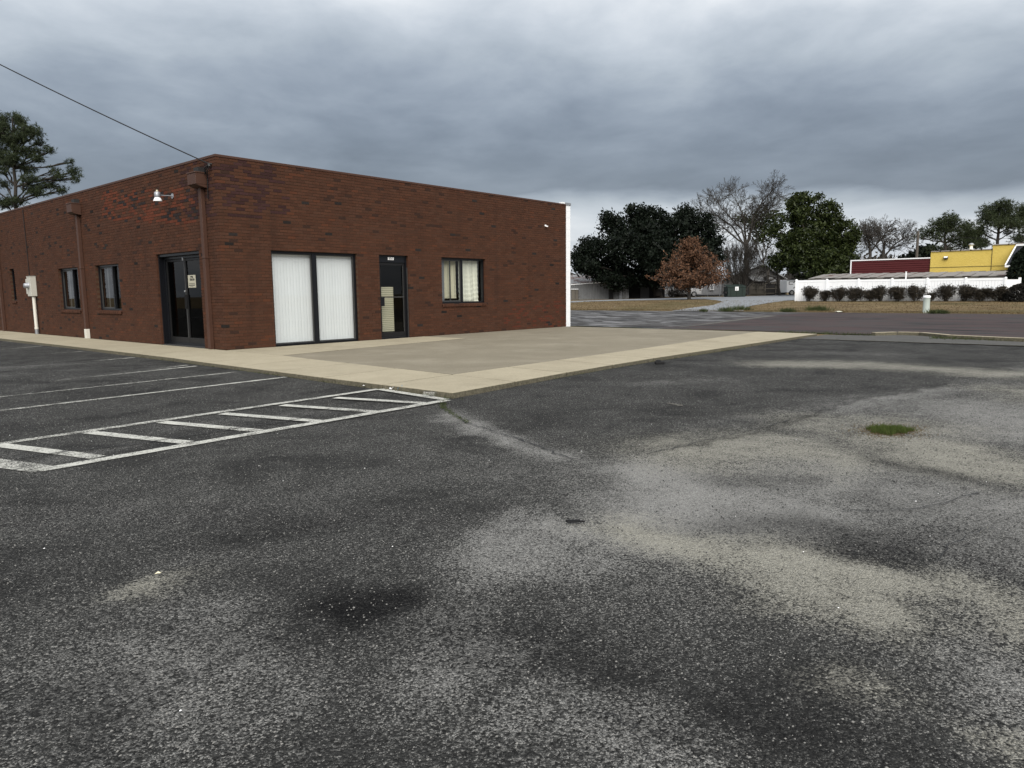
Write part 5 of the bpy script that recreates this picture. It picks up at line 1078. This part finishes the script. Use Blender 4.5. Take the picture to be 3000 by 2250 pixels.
bare('bare_tree', 2285, 83, .6, (866-690)*83/FPX, 'bare tree with hanging twigs over the box trailer', 57, lev=6, up=-.05, spread=.7, trunk=.2, L0=.36, lean=(-.1, 0), rmin=.010)
limbed('bare_tree', 2549, 112, .8, (45, 800), [[(10, 720), (-60, 650), (-90, 610)], [(20, 700), (20, 630), (10, 570)], [(100, 740), (140, 660), (130, 590)], [(-20, 760), (-90, 690)]], 'left one of two bare trees behind the red building', 63, 'pale_bark', .3, 4.809, 2540, 560, rmin=.02, tw=1.2, rl=.14, per=2)
limbed('bare_tree', 2592, 112, .8, (230, 830), [[(240, 740), (210, 660), (230, 590)], [(300, 750), (330, 650), (330, 590)], [(320, 770), (410, 690), (430, 630)], [(330, 810), (450, 760), (500, 720)], [(180, 780), (140, 710), (120, 660)]], 'right one of two bare trees behind the red building', 64, 'pale_bark', .3, 4.809, 2540, 560, rmin=.02, tw=1.2, rl=.14, per=2)
bare('bare_tree', 2030, 100, .5, (868-650)*100/FPX, 'faint bare tree standing inside the dark oak crown', 71, lev=5, up=.2, spread=.5, trunk=.25)
for i_, (px_, sd, lab) in enumerate(((1972, 81, 'tangled brown brush just left of the brown-leaved tree trunk'), (1998, 82, 'tangled brown brush hiding the parked white car'))):
    bare('brush', px_, 84.2, .42, 1.35, lab, sd, 'pale_bark', lev=3, up=.02, spread=.9, trunk=.035, n=16, L0=.4, rmin=.010)['category'] = 'bush'
# dark evergreens behind the red roof and the far pines
leaf_tree('cedar_tree', (*span(2692, 2692, 120, 0)[0][:2], .8), px_lobes([(2692, 752, 34, 26), (2675, 770, 34, 20), (2715, 768, 30, 20)], 120, 1, 0, 0, R_), M_['oak_leaf'], 'low rounded dark evergreen at the foot of the utility pole', n_clump=160, per=24, cr=.5, leaf=.4, trunk=.2, seed=8)
leaf_tree('cedar_tree', (*span(2600, 2600, 125, 0)[0][:2], .8), px_lobes([(2590, 775, 40, 22), (2630, 780, 30, 16), (2560, 782, 30, 16)], 125, 1, 0, 0, R_), M_['shrub_leaf'], 'brownish thicket under the two bare trees', n_clump=140, per=20, cr=.6, leaf=.4, trunk=.2, seed=18)
def zl7(L, s=4.809): return [(l[0], l[1], l[2]) + ((l[3],) if len(l) > 3 else ()) for l in L]
P1 = [(1120, 390, 110, 70), (1000, 470, 130, 70), (1230, 460, 120, 80), (1110, 540, 150, 60), (850, 570, 80, 55), (1300, 560, 130, 70), (1390, 480, 80, 50), (1200, 680, 150, 45), (960, 640, 130, 45), (760, 650, 70, 35), (1420, 640, 110, 60), (1330, 740, 160, 40), (880, 820, 50, 25), (1420, 760, 100, 50)]
pine_tree('pine_tree', (*span(2767, 2767, 105, 0)[0][:2], .8), px_lobes(P1, 105, 4.809, 2540, 560, R_), 'broad dark pine left of centre behind the yellow building', 12, 1900, per=8, needle=.42, cr=.35, width=.035, trunk=.36, top=at_d(2771, 640, 105))
P2 = [(1870, 200, 130, 70), (1760, 270, 130, 70), (1990, 260, 110, 80), (1870, 350, 200, 80), (1680, 370, 90, 70), (2050, 380, 90, 80), (1760, 470, 150, 60), (1980, 480, 140, 60), (1620, 480, 80, 50), (2080, 470, 70, 50), (1650, 580, 100, 40), (1620, 670, 90, 40), (1570, 560, 70, 40), (2040, 580, 80, 35)]
pine_tree('pine_tree', (*span(2922, 2922, 105, 0)[0][:2], .8), px_lobes(P2, 105, 4.809, 2540, 560, R_), 'tallest round-topped pine behind the step of the yellow parapet', 13, 2100, per=8, needle=.42, cr=.35, width=.035, trunk=.36, top=at_d(2925, 600, 105))
P3 = [(2212, 270, 70, 90), (2240, 380, 110, 90), (2200, 490, 70, 60), (2330, 300, 120, 120), (2200, 560, 60, 40), (2100, 690, 100, 40), (2230, 660, 110, 50)]
pine_tree('pine_tree', (*span(3030, 3030, 108, 0)[0][:2], .8), px_lobes(P3, 108, 4.809, 2540, 560, R_), 'pine cut off by the right edge of the picture', 14, 900, per=8, needle=.42, cr=.35, width=.035, trunk=.34, top=at_d(3034, 600, 108))
P4 = [(1500, 620, 110, 70), (1560, 700, 110, 60), (1650, 740, 120, 45), (1480, 740, 100, 50), (1020, 810, 120, 20), (1200, 810, 130, 25)]
pine_tree('pine_tree', (*span(2860, 2860, 118, 0)[0][:2], .8), px_lobes(P4, 118, 4.809, 2540, 560, R_), 'low dark pine filling the gap between two taller pines', 15, 800, per=8, needle=.45, cr=.4, width=.04, trunk=.25, top=at_d(2856, 690, 118))
PL = [(180, 110, 90, 70), (60, 160, 100, 80), (280, 180, 80, 60), (120, 320, 150, 80), (320, 330, 120, 80), (480, 330, 110, 70), (620, 380, 90, 55), (400, 460, 150, 70), (580, 500, 90, 50), (200, 520, 130, 70), (30, 420, 90, 70), (380, 640, 130, 70), (540, 640, 90, 60), (600, 760, 70, 60), (740, 610, 60, 45), (330, 780, 130, 70), (120, 800, 100, 60), (400, 900, 110, 70), (560, 1090, 130, 60), (700, 1150, 110, 60), (460, 1200, 130, 55), (860, 1220, 80, 50), (640, 1280, 120, 50), (900, 1020, 80, 45), (1060, 930, 80, 70), (1090, 1040, 60, 50), (800, 920, 50, 40), (60, 960, 90, 50), (30, 1130, 80, 50), (260, 1400, 140, 60), (60, 1430, 120, 80), (-80, 300, 130, 200), (-120, 700, 150, 200), (-80, 1200, 140, 150), (1070, 800, 40, 40)]
pine_tree('pine_tree', (*span(50, 50, 44, 0)[0][:2], 0), px_lobes(PL, 44, 5.185, 0, 320, R_, .9), 'tall long-needled pine behind the left end of the brick building', 17, 4200, per=13, needle=.21, cr=.14, width=.011, trunk=.19, top=at_d(36, 345, 44), shell=.1)

# ------------------------------------------------------------------ shrubs along the fence
def make_shrub(seed, h, w):
    rnd = random.Random(seed); r = np.random.default_rng(seed); t = empty('shrub', (0, 0, 0)); segs = []; tips = []
    for i in range(20):
        an = rnd.uniform(0, 2*math.pi); f = rnd.uniform(.1, 1); d = np.array([math.cos(an)*f*w/h*1.0, math.sin(an)*f*w/h*1.0, 1.0])
        grow(segs, (math.cos(an)*.07, math.sin(an)*.07, -.02), d, h*.42, .016, 2, rnd, .10, .5, .72, .005, (2, 3), .12, 1, tips)
    S_ = np.array(segs); k = h/(S_[:, 5].max()); S_[:, :6] *= k; seg_mesh('stems', S_, M_['twig_bark'], t)
    m_ = S_[S_[:, 6] < .012*1.2][:, 3:6]; m_ = m_[m_[:, 2] > h*.10]; C_ = np.repeat(m_, 3, 0)+r.normal(size=(len(m_)*3, 3))*.075; V, F = quads(C_, .048, r, 1.8); np_mesh('leaves', V, F, M_['shrub_leaf'], parent=t); return t
ords = ['first', 'second', 'third', 'fourth', 'fifth', 'sixth', 'seventh', 'eighth', 'ninth', 'tenth', 'eleventh', 'twelfth', 'thirteenth']
sp = [(345, 1.04, .95), (488, .74, .85), (612, .95, .9), (742, .92, 1.0), (880, .76, .95), (972, 1.02, .8), (1118, .93, 1.15), (1270, 1.0, .95), (1410, .55, .5), (1540, 1.0, .95), (1692, 1.0, 1.0), (1838, .76, 1.05), (1985, .88, 1.0)]
protos = [make_shrub(s, 1.0, .85) for s in (101, 102, 103, 104, 105)]
used = set()
for i, (zx, hs, ws) in enumerate(sp):
    px = 2250+zx/2.949; p = at_x(px, 879, FX-.75); p[2] = hgt(p[0], p[1]); src = protos[i % 5]
    if i < 5: o = src
    else:
        o = src.copy(); COL.objects.link(o)
        for ch in src.children: c = ch.copy(); COL.objects.link(c); c.parent = o
    o.location = p; o.rotation_euler = (0, 0, i*1.9); o.scale = (ws*1.05, ws*1.05, hs*1.04)
    tag(o, f'dark twiggy shrub, {ords[i]} from the left along the white fence', 'shrub', 'shrubs along the white fence')
# clipped round shrub and arborvitae at the right edge
r = np.random.default_rng(31)
p = at_x(2995, 880, 45.3); p[2] = hgt(p[0], p[1]); t = empty('round_shrub', p, 'large dark rounded shrub at the right edge of the lawn', 'shrub')
C_ = []; 
for i in range(5200):
    d = r.normal(size=3); d[2] = abs(d[2]); d /= np.linalg.norm(d); C_.append(p+d*np.array([.95, 1.02, 1.08])*r.uniform(.82, 1.03)**.6)
V, F = quads(np.array(C_), .075, r, 1.6); np_mesh('foliage', V, F, M_['round_shrub'], parent=t); segs = []; rnd = random.Random(3)
for i in range(9): limb(segs, p-UP*.05, p+np.array([rnd.gauss(0, .4), rnd.gauss(0, .4), .75]), .03, .012, rnd, 4)
seg_mesh('stems', segs, M_['bark'], t)
p = at_x(2996, 850, 49.0); p[2] = .42; t = empty('arborvitae', p, 'tall dark columnar evergreen in front of the porch roof', 'tree'); C_ = []
hA = at_x(2990, 722, 49)[2]-.42
for i in range(7500):
    f = r.random()**.8; rad = .92*np.interp(f, [0, .12, .55, .85, 1], [.75, 1, .95, .6, .05])*(r.uniform(.7, 1.04)); an = r.uniform(0, 2*math.pi); C_.append(p+np.array([math.cos(an)*rad, math.sin(an)*rad, f*hA]))
V, F = quads(np.array(C_), .10, r, 2.2); np_mesh('foliage', V, F, M_['arborvitae'], parent=t); MB().tube(p-UP*.1, p+UP*hA*.8, .09, .03, k=7).build('trunk', M_['bark'], t)

# ------------------------------------------------------------------ low growth and litter
def blades(C_, h, w, r, lean=.5):
    n = len(C_); d = r.normal(size=(n, 3))*lean; d[:, 2] = 1; d /= np.linalg.norm(d, axis=1)[:, None]; s = np.cross(d, r.normal(size=(n, 3))); s /= np.linalg.norm(s, axis=1)[:, None]; l = (h*r.uniform(.5, 1.2, n))[:, None]
    V = np.stack([C_-s*w, C_+s*w, C_+d*l], 1).reshape(-1, 3); return V, np.arange(3*n).reshape(n, 3)
r = np.random.default_rng(77)
g = at_z(2606, 1263); gr = empty('grass_tuft', g, 'bright green grass tuft growing through the asphalt', 'grass')
n = 4200; q = r.normal(size=(n, 2))*.45; an_ = np.arctan2(q[:, 1], q[:, 0]); q = q[np.hypot(*q.T) < .82+.14*np.sin(3*an_+.6)+.14*np.sin(7*an_)]; ax = (at_z(2685, 1266)-at_z(2528, 1262))/2; ay = (at_z(2606, 1250)-at_z(2606, 1276))/2
C_ = g[None]+q[:, :1]*ax[None]+q[:, 1:]*ay[None]; V, F = blades(C_, .055+.03*0, .0024, r, .75); np_mesh('blades', V, F, M_['green_grass'], parent=gr)
q = r.normal(size=(1500, 2))*.6; C_ = g[None]+q[:, :1]*ax[None]*1.1+q[:, 1:]*ay[None]*1.2; V, F = blades(C_, .035, .002, r, 1.5); np_mesh('dry_blades', V, F, M_['dry_grass'], parent=gr)['kind'] = 'stuff'
mb = MB(); k_ = 24; mb._add([g+UP*.012]+[g+(ax*math.cos(a_)*.8+ay*math.sin(a_)*.8)*(1+.2*math.sin(3*a_))+UP*.001 for a_ in np.linspace(0, 2*math.pi, k_, endpoint=False)], [(0, i+1, (i+1) % k_+1) for i in range(k_)]); mb.build('soil', M_['soil'], gr)
# weeds along the slab's far edge, kerb foot and lawn edge
C_ = []; 
for i in range(2600):
    y_ = r.uniform(-6.6, .1); C_.append((12.42+abs(r.normal())*.22+.3*max(0, math.sin(y_*2.1))*r.random(), y_, .0))
for i in range(900): C_.append((12.7+r.normal()*.18, r.uniform(-13.5, -11.0), .0))
for i in range(500): C_.append((10.93+r.normal()*.04, r.uniform(-16, -8.4), .0))
for i in range(500): C_.append((13.3+r.normal()*.2, r.uniform(-9.6, -6.9), .0))
for i in range(330): t_ = r.random(); C_.append((xl(-8.7+t_*10)-.012-abs(r.normal())*.012, -8.9+t_*10, .0))
for i in range(300): t_ = r.random()**.7; C_.append((-.3+t_*8, yo(-.3+t_*8)-.015-abs(r.normal())*.015, 0))
hs = np.where(np.array(C_)[:, 0] > 12, 1.0, .38)
V, F = blades(np.array(C_), .09*hs, .006*hs.reshape(-1, 1)**.5, r, .7); tag(np_mesh('weeds', V, F, M_['dull_weed']), 'low green weeds along the slab and kerb edges', 'weeds', kind='stuff')
C_ = []
for i in range(9000): y_ = r.uniform(-24, 24); x_ = 33.35+abs(r.normal())*.5; C_.append((x_, y_, hgt(x_, y_)))
for i in range(16000): y_ = r.uniform(-16, 24); x_ = 33.4+14*r.random(); C_.append((x_, y_, hgt(x_, y_)))
C_ = np.array(C_); V, F = blades(C_, .10, .012, r, .9); tag(np_mesh('dry_grass', V, F, M_['dry_grass']), 'tufts of dry tan grass over the lawn', 'grass', kind='stuff')
for px_, py_, s_, lab in ((2128, 911, .55, 'left of two dark weed clumps at the mouth of the gravel drive'), (2168, 909, .75, 'right of two dark weed clumps at the mouth of the gravel drive'), (2308, 912.5, .5, 'green weed clump on the verge before the fence end'), (2395, 910.5, .8, 'wide green weed clump on the verge beneath the second fence section'), (2062, 912, .3, 'thin weed sprig at the left of the drive mouth'), (2735, 917, .35, 'small dark weed just right of the utility pedestal'), (2760, 917, .35, 'small brown weed further right of the utility pedestal')):
    p = at_z(px_, py_+2, 0); wd = empty('weed_clump', p, lab, 'weed', 'weed clumps on the verge'); n = int(700*s_); C_ = p+np.stack([r.normal(size=n)*.25*s_, r.normal(size=n)*.42*s_, np.abs(r.normal(size=n))*.05], 1)
    V, F = blades(C_, .34*s_+.08, .012, r, .5); np_mesh('leaves', V, F, M_['dull_weed'], parent=wd); segs = []; rnd = random.Random(int(px_))
    for i in range(8): limb(segs, p-UP*.01, p+np.array([rnd.gauss(0, .1), rnd.gauss(0, .2)*s_, .3*s_]), .008, .004, rnd, 3)
    seg_mesh('stems', segs, M_['twig_bark'], wd)
# moss in the seam at the kerb corner
C_ = []
for a_, b_ in zip([(1310, 1165), (1296, 1180), (1300, 1195), (1330, 1215)], [(1296, 1180), (1300, 1195), (1330, 1215), (1372, 1240)]):
    p, q = at_z(*a_), at_z(*b_); C_ += [p+(q-p)*r.random()+np.array([r.normal()*.022, r.normal()*.022, 0]) for _ in range(170)]
V, F = blades(np.array(C_), .022, .003, r, 1.0); tag(np_mesh('moss', V, F, M_['dull_weed']), 'yellow-green moss in the asphalt seam at the kerb corner', 'moss', kind='stuff')
# loose stones on the asphalt
def stones(n, rmin, rmax, near, mat, name, label, seed):
    r = np.random.default_rng(seed); u = r.random(n)**.5; px = r.uniform(-150, 3150, n); dd = near[0]+(near[1]-near[0])*u**near[2]
    py = np.array([1125+FPX*math.tan(math.atan2(CAM[2], d_)-_p) for d_ in dd]); P = np.array([at_z(a, b) for a, b in zip(px, py)])
    ok = ~((P[:, 0] > xl(-5)-.3) & (P[:, 1] > -9.0)); P = P[ok]; n = len(P); s = r.uniform(rmin, rmax, n)
    o = np.array([(1, 0, 0), (0, 1, 0), (-1, 0, 0), (0, -1, 0), (0, 0, .7), (0, 0, -.5)]); an = r.uniform(0, 6.28, n); c, sn = np.cos(an), np.sin(an)
    O = np.repeat(o[None], n, 0)*r.uniform(.6, 1.3, (n, 6, 1)); X = O[:, :, 0]*c[:, None]-O[:, :, 1]*sn[:, None]; Y = O[:, :, 0]*sn[:, None]+O[:, :, 1]*c[:, None]
    V = np.stack([X, Y*r.uniform(.6, 1, (n, 1)), O[:, :, 2]], 2)*s[:, None, None]+P[:, None]; V[:, :, 2] += (s*.25)[:, None]
    f = np.array([(0, 1, 4), (1, 2, 4), (2, 3, 4), (3, 0, 4), (1, 0, 5), (2, 1, 5), (3, 2, 5), (0, 3, 5)]); F = (f[None]+6*np.arange(n)[:, None, None]).reshape(-1, 3)
    tag(np_mesh(name, V.reshape(-1, 3), F, M_[mat]), label, 'stones', kind='stuff')
stones(22000, .0018, .0055, (1.6, 11, 1.6), 'pebble', 'loose_stones', 'fine loose grey stones scattered over the asphalt', 1)
stones(9000, .002, .007, (1.6, 9, 1.5), 'stone_dark', 'dark_grit', 'dark bits of grit scattered over the asphalt', 2)
stones(45, .003, .006, (1.8, 7, 1.0), 'white_print', 'white_chips', 'scattered white stone chips on the asphalt', 3)
# sticks, leaf, rubbish
p, q = at_z(1664, 1533), at_z(1714, 1531)
tag(MB().obox(p-[0, 0, -.002], q-p, np.array([.004, .014, 0]), UP*.008).obox(p+[.003, .012, .002], (q-p)*.8, np.array([.003, .008, 0]), UP*.012).build('stick', M_['dark_rubber'], base=p), 'short black stick lying on the asphalt', 'stick')
P = [at_z(*c_)+UP*.008 for c_ in ((1955, 1183), (1975, 1186), (1990, 1189), (2000, 1190))]
tag(MB().path(P, .006, 6).path([P[2], at_z(1985, 1191)+UP*.006], .004, 5).build('twig', M_['old_fascia'], base=P[0]), 'thin pale twig lying on the dark resurfaced asphalt', 'twig')
c_ = at_z(465, 1683); e = at_z(478, 1681)-at_z(453, 1684); nn = np.array([-e[1], e[0], 0])*.28
tag(MB()._add([c_-e/2+UP*.004, c_-e*.1-nn+UP*.010, c_+e*.2-nn*.8+UP*.008, c_+e/2+UP*.012, c_+e*.2+nn*.8+UP*.006, c_-e*.1+nn+UP*.012, c_+UP*.003], [(0, 1, 6), (1, 2, 6), (2, 3, 6), (3, 4, 6), (4, 5, 6), (5, 0, 6)]).build('fallen_leaf', M_['slat_cream'], base=c_), 'pale curled leaf on the asphalt at lower left', 'leaf')
def scrap(name, px, py, w, h, mat, lab, cat):
    c_ = at_z(px, py); r = np.random.default_rng(int(px)); k = 5; V = []; F = []
    for i in range(k):
        for j in range(k): V.append(c_+RV*(i/(k-1)-.5)*w+FV*(j/(k-1)-.5)*w*.8+UP*(.012+h*abs(r.normal())*.6))
    for i in range(k-1):
        for j in range(k-1): F.append((i*k+j, (i+1)*k+j, (i+1)*k+j+1, i*k+j+1))
    tag(np_mesh(name, V, F, mat, base=c_), lab, cat)
scrap('paper_scrap', 1153, 1143, .10, .035, M_['white_print'], 'crumpled white paper scrap against the sidewalk edge', 'litter'); scrap('wrapper', 1172, 1145, .06, .04, M_['blue_print'], 'small crumpled blue wrapper against the sidewalk edge', 'litter')
scrap('paper_scrap', 1068, 1133, .05, .02, M_['white_print'], 'tiny white scrap left of the hatched bay corner', 'litter')
scrap('paper_scrap', 1805, 904, .4, .12, M_['white_print'], 'white litter lying on the dry lawn by the road', 'litter'); scrap('paper_scrap', 1959, 893, .3, .1, M_['white_print'], 'white litter lying under the brown-leaved tree', 'litter'); scrap('cardboard_scrap', 2458, 915, .5, .05, M_['curtain'], 'flat tan scrap on the verge below the fence', 'litter')
c_ = at_z(1262, 1160); tag(MB().tube(c_-RV*.09+UP*.03, c_+RV*.05+UP*.03, .03, .03, 10).tube(c_+RV*.05+UP*.03, c_+RV*.085+UP*.03, .028, .012, 10).build('plastic_bottle', M_['clear_glass'], base=c_), 'crushed clear plastic bottle at the kerb foot by the corner', 'bottle')
c_ = at_z(1920, 1067); tag(MB().obox(c_, RV*.16, FV*.09, UP*.05).obox(c_+RV*.02+UP*.05, RV*.08, FV*.06, UP*.02).build('black_clod', M_['dark_rubber'], base=c_, bevel=.01), 'black lump of rubber lying beside the front sidewalk edge', 'debris')
